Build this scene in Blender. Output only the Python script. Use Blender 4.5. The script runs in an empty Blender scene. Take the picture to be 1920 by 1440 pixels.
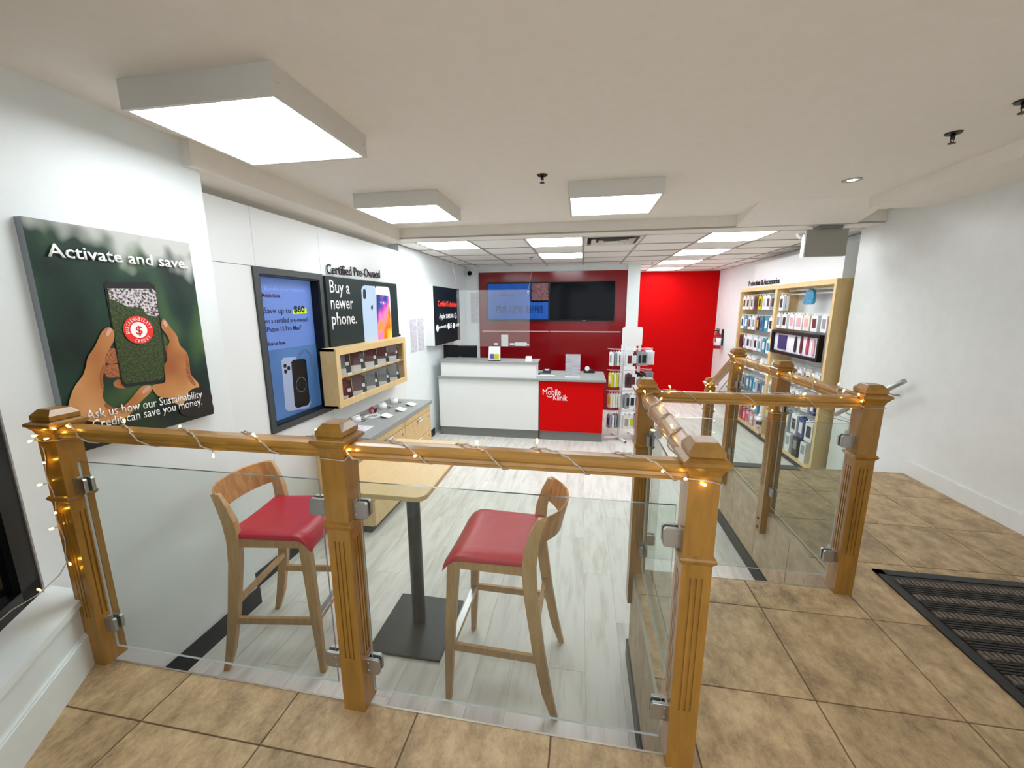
import bpy, bmesh, math, random
from mathutils import Vector, Matrix
random.seed(7)
S = bpy.context.scene
COL = S.collection
# ------------------------------------------------------------------ camera
YAW, PIT, ROLL, F, H = -0.17127596, 0.18865916, -0.00453205, 756.06, 1.3
_f = Vector((math.sin(YAW)*math.cos(PIT), math.cos(YAW)*math.cos(PIT), -math.sin(PIT)))
_r = Vector((math.cos(YAW), -math.sin(YAW), 0)); _u = _r.cross(_f)
CR = _r*math.cos(ROLL)+_u*math.sin(ROLL); CU = -_r*math.sin(ROLL)+_u*math.cos(ROLL); CF = _f
cd = bpy.data.cameras.new('camera'); cam = bpy.data.objects.new('camera', cd); COL.objects.link(cam)
cd.sensor_width = 36; cd.lens = F/1920*36; cd.clip_start = .02; cd.clip_end = 60
m = Matrix.Identity(4)
for i in range(3):
    m[i][0] = CR[i]; m[i][1] = CU[i]; m[i][2] = -CF[i]
m[0][3], m[1][3], m[2][3] = 0, 0, H
cam.matrix_world = m; S.camera = cam
# ------------------------------------------------------------------ world, exposure
S.view_settings.view_transform = 'Standard'; S.view_settings.look = 'None'
S.view_settings.gamma = 1; S.view_settings.use_curve_mapping = False
S.view_settings.exposure = 0.98
PANEL_BACK = 9.0
PANEL, REAR_FILL, WORLD, SPOT = 6.0, 6.5, 1.2, 14.0
W = bpy.data.worlds.new('world'); S.world = W; W.use_nodes = True
W.node_tree.nodes['Background'].inputs[0].default_value = (.85, .92, 1, 1)
W.node_tree.nodes['Background'].inputs[1].default_value = WORLD
S.cycles.transparent_max_bounces = 24
S.cycles.max_bounces = 10; S.cycles.diffuse_bounces = 6

# a photo pixel (1920x1440) turned into a point on a real plane of the room
def ray(x, y): return CR*((x-960)/F) + CU*(-(y-720)/F) + CF
def PX(x, y, v): d = ray(x, y); return Vector((v, d.y*v/d.x, H+d.z*v/d.x))
def PY(x, y, v): d = ray(x, y); return Vector((d.x*v/d.y, v, H+d.z*v/d.y))
def PZ(x, y, v): d = ray(x, y); k = (v-H)/d.z; return Vector((d.x*k, d.y*k, v))

# ------------------------------------------------------------------ materials
def lin(c):
    if isinstance(c, str):
        c = [int(c[i:i+2], 16)/255 for i in (0, 2, 4)]
    return tuple(((v+.055)/1.055)**2.4 if v > .04045 else v/12.92 for v in c)
MATS = {}
def mat(name, col, rough=.5, metal=0, emit=None, es=1, spec=.5, c2=None, scale=(5,5,5), noise=4, detail=4, ramp=(.35,.65), rnd=0, bump=0, bscale=60, coat=0, coord='Object', co2=None, nr=.62):
    m = bpy.data.materials.new(name); m.use_nodes = True; N = m.node_tree.nodes; L = m.node_tree.links
    b = N['Principled BSDF']; b.inputs['Roughness'].default_value = rough; b.inputs['Metallic'].default_value = metal
    b.inputs['Specular IOR Level'].default_value = spec; b.inputs['Coat Weight'].default_value = coat
    col = lin(col); b.inputs['Base Color'].default_value = (*col, 1)
    out = None
    tc = N.new('ShaderNodeTexCoord'); mp = N.new('ShaderNodeMapping'); mp.inputs['Scale'].default_value = scale
    L.new(tc.outputs[coord], mp.inputs[0])
    if rnd:
        oi = N.new('ShaderNodeObjectInfo'); ad = N.new('ShaderNodeVectorMath'); ad.operation = 'SCALE'
        cb = N.new('ShaderNodeCombineXYZ')
        for i in range(3): L.new(oi.outputs['Random'], cb.inputs[i])
        L.new(cb.outputs[0], ad.inputs[0]); ad.inputs['Scale'].default_value = 37
        L.new(ad.outputs[0], mp.inputs['Location'])
    if c2 is not None:
        nt = N.new('ShaderNodeTexNoise'); nt.inputs['Scale'].default_value = noise; nt.inputs['Detail'].default_value = detail
        nt.inputs['Roughness'].default_value = nr
        L.new(mp.outputs[0], nt.inputs[0])
        cr = N.new('ShaderNodeValToRGB'); cr.color_ramp.elements[0].position = ramp[0]; cr.color_ramp.elements[1].position = ramp[1]
        cr.color_ramp.elements[0].color = (*col, 1); cr.color_ramp.elements[1].color = (*lin(c2), 1)
        if co2 is not None:
            e = cr.color_ramp.elements.new((ramp[0]+ramp[1])/2); e.color = (*lin(co2), 1)
        L.new(nt.outputs['Fac'], cr.inputs[0]); out = cr.outputs[0]
    if rnd and out is not None:
        hs = N.new('ShaderNodeHueSaturation'); mr = N.new('ShaderNodeMapRange')
        mr.inputs['To Min'].default_value = 1-rnd; mr.inputs['To Max'].default_value = 1+rnd
        L.new(oi.outputs['Random'], mr.inputs[0]); L.new(mr.outputs[0], hs.inputs['Value']); L.new(out, hs.inputs['Color']); out = hs.outputs[0]
    if out is not None: L.new(out, b.inputs['Base Color'])
    if bump:
        n2 = N.new('ShaderNodeTexNoise'); n2.inputs['Scale'].default_value = bscale; n2.inputs['Detail'].default_value = 3
        L.new(mp.outputs[0], n2.inputs[0]); bp = N.new('ShaderNodeBump'); bp.inputs['Strength'].default_value = bump; bp.inputs['Distance'].default_value = .002
        L.new(n2.outputs['Fac'], bp.inputs['Height']); L.new(bp.outputs[0], b.inputs['Normal'])
    if emit is not None:
        b.inputs['Emission Color'].default_value = (*lin(emit), 1); b.inputs['Emission Strength'].default_value = es
        if out is not None and emit == 'tex': pass
    MATS[name] = m
    return m
def emission_tex(m, es):
    N = m.node_tree.nodes; L = m.node_tree.links; b = N['Principled BSDF']
    src = b.inputs['Base Color'].links[0].from_socket if b.inputs['Base Color'].links else None
    if src: L.new(src, b.inputs['Emission Color'])
    else: b.inputs['Emission Color'].default_value = b.inputs['Base Color'].default_value
    b.inputs['Emission Strength'].default_value = es
    return m
def glass(name, tint, haze=0.0, refl=1.0):
    m = bpy.data.materials.new(name); m.use_nodes = True; N = m.node_tree.nodes; L = m.node_tree.links
    N.remove(N['Principled BSDF']); o = N['Material Output']
    t = N.new('ShaderNodeBsdfTransparent'); t.inputs[0].default_value = (*tint, 1)
    g = N.new('ShaderNodeBsdfGlossy'); g.inputs['Roughness'].default_value = .02
    fr = N.new('ShaderNodeFresnel'); fr.inputs[0].default_value = 1.45
    ge = N.new('ShaderNodeNewGeometry'); iv = N.new('ShaderNodeMath'); iv.operation = 'SUBTRACT'; iv.inputs[0].default_value = refl; L.new(ge.outputs['Backfacing'], iv.inputs[1]); iv.use_clamp = True
    mm = N.new('ShaderNodeMath'); mm.operation = 'MULTIPLY'; L.new(iv.outputs[0], mm.inputs[1]); L.new(fr.outputs[0], mm.inputs[0])
    mx = N.new('ShaderNodeMixShader'); L.new(mm.outputs[0], mx.inputs[0]); L.new(t.outputs[0], mx.inputs[1]); L.new(g.outputs[0], mx.inputs[2])
    if haze:
        d = N.new('ShaderNodeBsdfDiffuse'); d.inputs[0].default_value = (.9, .95, .93, 1)
        m2 = N.new('ShaderNodeMixShader'); m2.inputs[0].default_value = haze
        L.new(mx.outputs[0], m2.inputs[1]); L.new(d.outputs[0], m2.inputs[2]); L.new(m2.outputs[0], o.inputs[0])
    else: L.new(mx.outputs[0], o.inputs[0])
    return m

WALL = mat('wall_paint', 'e2e8e8', .45, spec=.35, c2='e5ebeb', noise=1.5, bump=.05, bscale=200)
WALLR = mat('wall_paint_satin', 'dfe2e0', .3, spec=.5, c2='e3e6e4', noise=2, bump=.12, bscale=30)
CEIL = mat('ceiling_paint', 'e9e3d9', .8, spec=.2, c2='ebe6dd', noise=3)
CTILE = mat('ceiling_tile', 'efece5', .9, spec=.1, c2='f2efe9', noise=30, rnd=.02, bump=.2, bscale=150)
TGRID = mat('ceiling_grid_metal', 'a5a29a', .5)
WOOD = mat('maple_lacquer', 'a0722a', .34, c2='80591c', scale=(9,9,1.2), noise=3.5, detail=6, ramp=(.3,.72), rnd=.05, coat=.25, co2='906624')
WOODR = mat('maple_lacquer_rail', 'b58741', .3, c2='946a2a', scale=(1.5,1.5,6), noise=3.5, detail=6, ramp=(.3,.72), rnd=.05, coat=.3)
BEECH = mat('beech', 'c6a070', .42, c2='b58c5c', scale=(12,12,2), noise=4, detail=6, rnd=.03)
BEECHB = mat('beech_back', 'c9925a', .4, c2='b27c48', scale=(3,14,3), noise=3, detail=5, ramp=(.42,.55))
LAM = mat('birch_laminate', 'dfc18d', .5, c2='d6b67f', scale=(6,6,2), noise=4, detail=5)
LAMD = mat('birch_laminate_side', 'cbae78', .55, c2='c3a570', scale=(8,8,2), noise=4, detail=5)
TBL = mat('table_laminate', 'ddbf8a', .4, c2='d5b57e', scale=(12,2,2), noise=5, detail=5)
REDV = mat('red_vinyl', 'bf2335', .36, c2='b41e30', noise=8, bump=.1, bscale=120)
TILE = mat('stone_tile', '6f5a42', .5, c2='c6ab84', scale=(2.6,1.7,2.2), noise=3.8, detail=14, ramp=(.33,.64), rnd=.07, bump=.35, bscale=34, co2='a78c68', nr=.8)
TILEW = mat('stone_tile_riser', '8f7a60', .5, c2='c0ac8e', scale=(3,3,3), noise=4, detail=12, ramp=(.28,.7), rnd=.06, nr=.7)
GROUT = mat('grout', '75614f', .9)
VINYL = mat('vinyl_plank', 'b5b0a6', .42, c2='dad8d2', scale=(5,.7,1), noise=3.6, detail=9, ramp=(.22,.55), rnd=.05, spec=.4)
VINYLB = mat('vinyl_joint', 'a7a399', .7)
BLACK = mat('black_vinyl', '17191c', .45)
BLKM = mat('black_metal', '1b2227', .4, c2='20282e', noise=10, bump=.15, bscale=300)
STEEL = mat('brushed_steel', 'b2b0ad', .42, metal=1)
CHROME = mat('chrome', 'c8c8c8', .35, metal=1)
TRIM = mat('aluminium_trim', 'aaa496', .4, metal=.8)
WHITE = mat('white_laminate', 'e4e6e6', .4)
WHITEP = mat('white_plastic', 'eceded', .4)
GREYT = mat('grey_worktop', '9ba09f', .4, c2='8d9291', noise=12, scale=(3,3,3))
GREYK = mat('grey_kick', '7a7c7a', .5)
REDW = mat('red_wall_paint', 'bc0003', .6, spec=.08)
REDG = mat('red_gloss_panel', '7c010a', .16, spec=.4, bump=.04, bscale=12)
REDC = mat('red_counter', 'cc0002', .5, spec=.1)
LEDG = mat('light_frame', 'd5d2ca', .5)
DIFF = mat('light_diffuser', 'ffffff', .5, emit='f4fbff', es=PANEL)
DIFB = mat('light_diffuser_grid', 'ffffff', .5, emit='f4fbff', es=PANEL_BACK)
DIFR = mat('fill_diffuser_rear', 'ffffff', .5, emit='f4fbff', es=REAR_FILL)
LAMPM = mat('lamp_lens', 'ffffff', .5, emit='fff2da', es=SPOT)
BULB = mat('warm_bulb', 'ffe7a0', .3, emit='ffc648', es=14)
WIRE = mat('clear_wire', 'b9ada0', .3, spec=.6)
GEDGE = mat('glass_edge', '27423f', .15, spec=.8)
GEDGL = mat('glass_edge_lit', 'a3a6a2', .35, spec=.5)  # light on the edges put into colour: pale sides and bottom, dark top
GLS = glass('railing_glass', (.915, .945, .93), haze=.01, refl=1.0)
ACR = glass('acrylic_sheet', (.97, .97, .97), haze=.05, refl=.8)
CASEG = glass('case_glass', (.97, .98, .975), haze=.0, refl=1.0)
SCRB = mat('dark_screen', '03050c', .1, spec=.12)
BEZ = mat('black_bezel', '0c0d0f', .4, spec=.3)
FRM = mat('charcoal_frame', '3a3f40', .45)
SLATE = mat('slate_print', '1d2a2a', .5, spec=.25)
INKW = mat('white_ink', 'f5f5f5', .5)
INKB = mat('black_ink', '121316', .5)
INKR = mat('red_ink', 'e8281e', .5)
PAPER = mat('paper', 'd2d0d8', .6, c2='a5a2ae', scale=(1,1,60), noise=3, ramp=(.48,.56))
RUB = mat('black_rubber', '1c1917', .6, c2='2e2824', noise=14, rnd=0)
RUBP = mat('dusty_rubber', '463d34', .6, c2='74675a', noise=9, rnd=0)
RUBE = mat('black_rubber_edge', '151616', .5)
BOLT = mat('dark_bolt', '3a352e', .4, metal=.8)
FIRE = mat('extinguisher_red', 'a81220', .3)
DK = mat('dark_reflective_glass', '030607', .06, spec=.4)

# ------------------------------------------------------------------ mesh building
def wloc(o):
    v = Vector((0, 0, 0))
    while o: v += o.location; o = o.parent
    return v
class B:
    def __init__(s): s.v = []; s.f = []; s.mi = []; s.sm = []
    def add(s, vs, fs, mi=0, sm=False):
        n = len(s.v); s.v += [Vector(v) for v in vs]
        for f in fs: s.f.append([n+i for i in f]); s.mi.append(mi); s.sm.append(sm)
        return s
    def box(s, x0, x1, y0, y1, z0, z1, mi=0, R=None, c=None):
        if x0 > x1: x0, x1 = x1, x0
        if y0 > y1: y0, y1 = y1, y0
        if z0 > z1: z0, z1 = z1, z0
        vs = [Vector((x, y, z)) for z in (z0, z1) for (x, y) in ((x0, y0), (x1, y0), (x1, y1), (x0, y1))]
        if R is not None: vs = [R @ (v-c)+c for v in vs]
        return s.add(vs, [(3,2,1,0), (4,5,6,7), (0,1,5,4), (1,2,6,5), (2,3,7,6), (3,0,4,7)], mi)
    def loft(s, rings, cap=True, mi=0, sm=False, closed=True):
        n = len(rings[0]); vs = [p for r in rings for p in r]; fs = []
        for i in range(len(rings)-1):
            for j in range(n if closed else n-1):
                k = (j+1) % n
                fs.append((i*n+j, i*n+k, (i+1)*n+k, (i+1)*n+j))
        s.add(vs, fs, mi, sm)
        if cap:
            b = len(s.v)-len(vs)
            s.f.append([b+i for i in range(n)][::-1]); s.mi.append(mi); s.sm.append(False)
            s.f.append([b+len(vs)-n+i for i in range(n)]); s.mi.append(mi); s.sm.append(False)
        return s
    def sq(s, cx, cy, prof, mi=0):
        return s.loft([[Vector((cx+a*h, cy+b*h, z)) for a, b in ((-1,-1), (1,-1), (1,1), (-1,1))] for z, h in prof], mi=mi)
    def cyl(s, p0, p1, r0, r1=None, n=12, mi=0, sm=True):
        p0 = Vector(p0); p1 = Vector(p1); r1 = r0 if r1 is None else r1
        d = (p1-p0).normalized(); a = d.orthogonal().normalized(); b = d.cross(a)
        ring = lambda p, r: [p+(a*math.cos(2*math.pi*i/n)+b*math.sin(2*math.pi*i/n))*r for i in range(n)]
        return s.loft([ring(p0, r0), ring(p1, r1)], mi=mi, sm=sm)
    def tube(s, pts, r, n=6, mi=0, flat=1):
        pts = [Vector(p) for p in pts]; rings = []; a = None
        for i, p in enumerate(pts):
            d = (pts[min(i+1, len(pts)-1)]-pts[max(i-1, 0)]).normalized()
            a = d.orthogonal().normalized() if a is None else (a-d*a.dot(d)).normalized()
            b = d.cross(a)
            rr = r[i] if isinstance(r, (list, tuple)) else r
            rings.append([p+(a*math.cos(2*math.pi*k/n)+b*math.sin(2*math.pi*k/n)*flat)*rr for k in range(n)])
        return s.loft(rings, mi=mi, sm=True)
    def prism(s, poly, ext, mi=0):          # poly: list of 3D points, ext: vector
        ext = Vector(ext); n = len(poly); a = [Vector(p) for p in poly]; b = [p+ext for p in a]
        return s.add(a+b, [tuple(range(n))[::-1], tuple(range(n, 2*n))]+[(i, (i+1) % n, n+(i+1) % n, n+i) for i in range(n)], mi)
    def sphere(s, c, r, n=10, mi=0, sz=1):
        c = Vector(c); rings = []
        for i in range(1, n//2):
            t = math.pi*i/(n//2)
            rings.append([c+Vector((math.sin(t)*math.cos(2*math.pi*j/n)*r, math.sin(t)*math.sin(2*math.pi*j/n)*r, -math.cos(t)*r*sz)) for j in range(n)])
        return s.loft(rings, mi=mi, sm=True)
    def build(s, name, mt, parent=None, bev=0, origin=None, seg=2):
        me = bpy.data.meshes.new(name)
        if parent is not None: o0 = wloc(parent)
        elif origin is not None: o0 = Vector(origin)
        else:
            xs = [v.x for v in s.v]; ys = [v.y for v in s.v]; zs = [v.z for v in s.v]
            o0 = Vector(((min(xs)+max(xs))/2, (min(ys)+max(ys))/2, min(zs)))
        me.from_pydata([v-o0 for v in s.v], [], s.f)
        for mm in (mt if isinstance(mt, (list, tuple)) else [mt]): me.materials.append(mm)
        me.polygons.foreach_set('material_index', s.mi); me.polygons.foreach_set('use_smooth', s.sm)
        bm = bmesh.new(); bm.from_mesh(me); bmesh.ops.recalc_face_normals(bm, faces=bm.faces[:]); bm.to_mesh(me); bm.free()
        me.update()
        o = bpy.data.objects.new(name, me); COL.objects.link(o)
        if parent is not None: o.parent = parent
        else: o.location = o0
        if bev:
            b = o.modifiers.new('bevel', 'BEVEL'); b.width = bev; b.segments = seg; b.limit_method = 'ANGLE'; b.angle_limit = math.radians(40)
        return o
def tag(o, label=None, cat=None, group=None, kind=None):
    if label: o['label'] = label
    if cat: o['category'] = cat
    if group: o['group'] = group
    if kind: o['kind'] = kind
    return o
def thing(name, label, cat, loc=(0, 0, 0), group=None):
    o = bpy.data.objects.new(name, None); COL.objects.link(o); o.location = loc; o.empty_display_size = .05
    return tag(o, label, cat, group)
def struct(b, name, mt, parent=None, bev=0):
    o = b.build(name, mt, parent, bev)
    if parent is None: o['kind'] = 'structure'
    return o
def copy_tree(o, parent=None):
    c = o.copy(); COL.objects.link(c); c.parent = parent
    for ch in list(o.children): copy_tree(ch, c)
    return c
def face(pts, normal, name, mt, parent, off=0.0):
    """flat printed shape with a hair of thickness lying on a surface"""
    n = Vector(normal); b = B()
    return b.prism([Vector(p)+n*off for p in pts], n*.0006).build(name, mt, parent)
def smooth(pts, k=4):
    out = []; n = len(pts)
    for i in range(n):
        p0, p1, p2, p3 = [Vector(pts[(i+j-1) % n]) for j in range(4)]
        for q in range(k):
            t = q/k
            out.append(.5*((2*p1)+(p2-p0)*t+(2*p0-5*p1+4*p2-p3)*t*t+(3*p1-p0-3*p2+p3)*t**3))
    return out
def rrect(c, u, v, w, h, r, n=5):
    """rounded rectangle around centre c in the plane of u, v"""
    out = []
    for sx, sy, a0 in ((1, 1, 0), (-1, 1, 90), (-1, -1, 180), (1, -1, 270)):
        for i in range(n+1):
            a = math.radians(a0+90*i/n)
            out.append(Vector(c)+Vector(u)*(sx*(w/2-r)+r*math.cos(a))+Vector(v)*(sy*(h/2-r)+r*math.sin(a)))
    return out
def ring(c, u, v, r, n=32, a0=0, a1=360):
    return [Vector(c)+Vector(u)*r*math.cos(math.radians(a0+(a1-a0)*i/n))+Vector(v)*r*math.sin(math.radians(a0+(a1-a0)*i/n)) for i in range(n)]
def text(s, p0, p1, h, normal, mt, parent, name='lettering', depth=.0006, off=.0012, bold=0.0, cap='H'):
    """lettering whose baseline runs from p0 to p1, capital height h"""
    def mesh_of(t):
        cu = bpy.data.curves.new('t', 'FONT'); cu.body = t; cu.size = 1; cu.resolution_u = 2; cu.offset = bold; cu.extrude = 0
        ob = bpy.data.objects.new('t', cu); COL.objects.link(ob)
        dg = bpy.context.evaluated_depsgraph_get(); me = bpy.data.meshes.new_from_object(ob.evaluated_get(dg))
        bpy.data.objects.remove(ob); bpy.data.curves.remove(cu); return me
    mh = mesh_of(cap); H0 = max(v.co.y for v in mh.vertices); bpy.data.meshes.remove(mh)
    me = mesh_of(s); xs = [v.co.x for v in me.vertices]; x0, x1 = min(xs), max(xs)
    p0 = Vector(p0); p1 = Vector(p1); u = (p1-p0); Wd = u.length; u = u/Wd; n = Vector(normal); v = n.cross(u).normalized()
    bm = bmesh.new(); bm.from_mesh(me)
    for vt in bm.verts:
        vt.co = p0+u*((vt.co.x-x0)/(x1-x0)*Wd)+v*(vt.co.y/H0*h)+n*off
    if depth:
        r = bmesh.ops.extrude_face_region(bm, geom=bm.faces[:])
        for e in r['geom']:
            if isinstance(e, bmesh.types.BMVert): e.co += n*depth
    base = wloc(parent) if parent else p0
    for vt in bm.verts: vt.co -= base
    bmesh.ops.recalc_face_normals(bm, faces=bm.faces[:])
    bm.to_mesh(me); bm.free(); me.materials.clear(); me.materials.append(mt); me.name = name
    o = bpy.data.objects.new(name, me); COL.objects.link(o)
    if parent: o.parent = parent
    else: o.location = base
    return o
def arc_text(s, c, u, v, r, a0, a1, h, normal, mt, parent, name='lettering', flip=False):
    n = len(s); u = Vector(u); v = Vector(v); c = Vector(c)
    objs = []
    for i, ch in enumerate(s):
        if ch == ' ': continue
        a = math.radians(a0+(a1-a0)*(i+.5)/n); rad = u*math.cos(a)+v*math.sin(a)
        tan = (-u*math.sin(a)+v*math.cos(a))*(1 if (a1 > a0) else -1)
        w = h*.62*(.35 if ch == 'I' else 1)
        p = c+rad*(r if not flip else r+h)
        objs.append(text(ch, p-tan*w/2, p+tan*w/2, h, normal, mt, parent, name))
    # join the letters into one part
    bm = bmesh.new()
    for o in objs:
        bm.from_mesh(o.data)
    me = bpy.data.meshes.new(name); bm.to_mesh(me); bm.free(); me.materials.append(mt)
    for o in objs: bpy.data.objects.remove(o)
    o = bpy.data.objects.new(name, me); COL.objects.link(o); o.parent = parent
    return o

# ================================================================== ROOM
ZL = -.52            # lower floor; the tiled platform is z = 0
ZC = 2.106           # plaster ceiling
ZD = 2.0             # dropped ceiling
XL, XR = -1.95, 2.54
# --- lower floor with its planks
fl = struct(B().box(-2.3, 2.8, 1.0, 9.1, ZL-.12, ZL-.002), 'floor', VINYLB)
pw, pl = .182, 1.22
plank = B().box(0, pw-.0015, 0, pl-.0015, ZL-.002, ZL).build('plank', VINYL, None, origin=(0, 0, 0))
first = True; col_i = 0; x = -2.12
while x < 2.72:
    y = .4 - (col_i*.43) % pl
    while y < 9.0:
        if y+pl > 1.02 and (x < .32 or y+pl > 1.9) and not (x > 1.24 and y+pl < 3.47):
            o = plank if first else plank.copy()
            if not first: COL.objects.link(o)
            first = False
            o.parent = fl; o.location = Vector((x, y, 0))-fl.location
        y += pl
    x += pw; col_i += 1
# --- tiled platform
pf = struct(B().box(-2.1, XR, -1.9, 1.023, ZL-.01, -.004).box(.292, XR, 1.023, 1.898, ZL-.01, -.004).box(1.215, XR, 1.898, 3.47, ZL-.01, -.004), 'floor_platform', GROUT)
regs = [(-2.1, XR, -1.9, 1.025), (.29, XR, 1.025, 1.90), (1.213, XR, 1.90, 3.47)]
T = .4333; g = .0028
for i in range(-7, 5):
    for j in range(-8, 6):
        cx0, cy0 = .806+T*i, 1.283+T*j; b = B(); any_ = False
        for (a0, a1, b0, b1) in regs:
            x0 = max(cx0+g, a0); x1 = min(cx0+T-g, a1); y0 = max(cy0+g, b0); y1 = min(cy0+T-g, b1)
            if x1-x0 > .004 and y1-y0 > .004:
                b.box(x0, x1, y0, y1, -.006, 0); any_ = True
        if any_: b.build('tile', TILE, pf)
# riser tiles on the two visible pit faces, metal edge trims, black cove bases
yy = 1.03
while yy < 1.89:
    B().box(.283, .292, yy+.002, min(yy+T, 1.9)-.002, ZL+.1, -.008).build('riser_tile', TILEW, pf); yy += T
yy = 1.905
while yy < 3.46:
    B().box(1.206, 1.215, yy+.002, min(yy+T, 3.47)-.002, ZL+.1, -.008).build('riser_tile', TILEW, pf); yy += T
B().box(-1.95, .29, 1.022, 1.028, -.012, .0015).box(.28, .29, 1.022, 1.905, -.012, .0015).box(.28, 1.213, 1.897, 1.905, -.012, .0015).box(1.203, 1.213, 1.9, 3.47, -.012, .0015).build('edge_trim', TRIM, pf)
struct(B().box(.274, .284, 1.03, 1.905, ZL, ZL+.1).box(.274, 1.21, 1.9, 1.912, ZL, ZL+.1).box(1.197, 1.207, 1.905, 3.47, ZL, ZL+.1).box(-1.95, .28, 1.025, 1.035, ZL, ZL+.1), 'baseboard_pit', BLACK)
# steps down behind the platform
st = struct(B().box(1.24, XR, 3.472, 3.78, ZL, -.18).box(1.24, XR, 3.78, 4.08, ZL, -.353), 'floor_steps', VINYL)
B().box(1.215, 1.76, 3.40, 3.49, .0005, .006).box(1.24, XR, 3.73, 3.785, -.18, -.172).box(1.24, XR, 4.03, 4.085, -.353, -.345).build('stair_nosing', mat('nosing_black', '3c3e3e', .5), st)
# --- left wall near the camera
lw = struct(B().box(XL-.12, XL, 1.02, 1.925, ZL, ZC), 'wall_left', WALL)
struct(B().box(XL, XL+.012, 1.03, 1.925, ZL, ZL+.11).box(XL-.13, XL+.012, 1.925, 1.937, ZL, ZL+.11), 'baseboard_left', BLACK)
# --- recessed left wall with its panels
wl = struct(B().box(-2.32, -2.2, 1.9, 4.5, ZL, ZD+.1).box(-2.32, -2.08, 4.5, 7.3, ZL, ZD+.1), 'wall_left_recessed', WALL)
for (y0, y1, z0, z1) in ((1.925, 2.333, ZL, 1.565), (1.925, 2.37, 1.565, 1.93), (2.37, 3.04, 1.565, 1.93), (3.04, 4.5, 1.565, 1.93), (2.333, 3.04, ZL, .445), (3.04, 4.5, ZL, 1.565)):
    B().box(-2.2, -2.08, y0+.0015, y1-.0015, z0+.0015, z1-.0015).build('wall_panel', WHITE, wl)
struct(B().box(-2.08, -2.068, 1.937, 5.37, ZL, ZL+.1), 'baseboard_left_recessed', BLACK)
# --- back walls
struct(B().box(-2.3, .93, 7.22, 7.32, ZL, ZD+.1).box(.83, .93, 7.2, 9.0, ZL, ZD+.1).box(.73, .93, 7.18, 7.3, ZL, ZD+.1), 'wall_back', WALL)
struct(B().box(.9, 2.8, 8.95, 9.05, ZL, ZD+.1), 'wall_back_red', REDW)
struct(B().box(XR, XR+.14, -1.9, 4.45, ZL, ZC+.02), 'wall_right', WALLR)
struct(B().box(2.7, 2.82, 4.3, 9.05, ZL, ZC), 'wall_right_recessed', WALL)
struct(B().box(XR-.014, XR, -1.9, 3.47, 0, .108).box(XR-.008, XR, -1.9, 3.47, .108, .114), 'baseboard_right', WALLR)
struct(B().box(2.688, 2.70, 6.95, 8.95, ZL, ZL+.1).box(.93, .942, 7.2, 8.95, ZL, ZL+.1), 'baseboard_right_recessed', BLACK)
# wall behind the camera with the shop's front opening
struct(B().box(-.6, XR, -2.0, -1.9, 0, .35).box(-.6, XR, -2.0, -1.9, 1.95, ZC).box(1.9, XR, -2.0, -1.9, .35, 1.95).box(-.9, -.5, -2.0, -1.9, 0, ZC), 'wall_behind', WALL)
# --- ceiling with its soffits and beam
struct(B().box(-2.4, 2.75, -2.0, 4.15, ZC, ZC+.12), 'ceiling', CEIL)
struct(B().box(-2.36, 2.72, 4.15, 4.40, ZD, ZC+.12).prism([(1.35, 4.152, 2.0), (1.35, 3.66, ZC), (1.35, 4.152, ZC+.1)], (.97, 0, 0)), 'ceiling_beam', CEIL)
def cove(x0, x1, z0, z1, y0, y1):      # hollow quarter curve between soffit and wall
    pts = [(x1, y0, z1), (x0, y0, z1), (x0, y0, z0)]
    for i in range(1, 7):
        a = math.pi/2*i/7; pts.append((x0+(x1-x0)*(1-math.cos(a)), y0, z0+(z1-z0)*math.sin(a)))
    return pts
struct(B().box(-2.2, -1.9, 1.84, 4.16, 1.985, ZC).prism(cove(-2.2, -1.95, 1.93, 1.99, 1.925, 0)[::-1], (0, 2.4, 0)), 'ceiling_soffit_left', CEIL)
struct(B().box(2.12, XR, -1.9, 3.68, 2.02, ZC+.02), 'ceiling_soffit_right', CEIL)
# dropped ceiling: grid, tiles, lights
dc = struct(B().box(-2.36, 2.76, 4.38, 9.05, ZD+.03, ZD+.12), 'ceiling_dropped', CEIL)
gx = [-2.08, -1.84]+[-1.235+.6125*k for k in range(0, 7)]+[2.70]
gx = sorted(set([round(v, 4) for v in gx])); gy = [4.155]+[4.40+.61*k for k in range(0, 8)]+[8.95]
gy = sorted(set([round(min(v, 8.95), 4) for v in gy]))
tg = B()
for v in gx: tg.box(v-.011, v+.011, 4.38, 8.95, ZD-.002, ZD+.012)
for v in gy: tg.box(-2.08, 2.70, v-.011, v+.011, ZD-.001, ZD+.012)
tg.build('ceiling_grid', TGRID, dc)
lights = {(-1.84, 4.40), (-.6225, 4.40), (-.6225, 5.62), (1.215, 4.40), (1.215, 5.62), (1.215, 6.84), (1.215, 8.06)}
vent = (-.01, 4.40)
near = lambda a, b: abs(a-b) < .02
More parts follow.
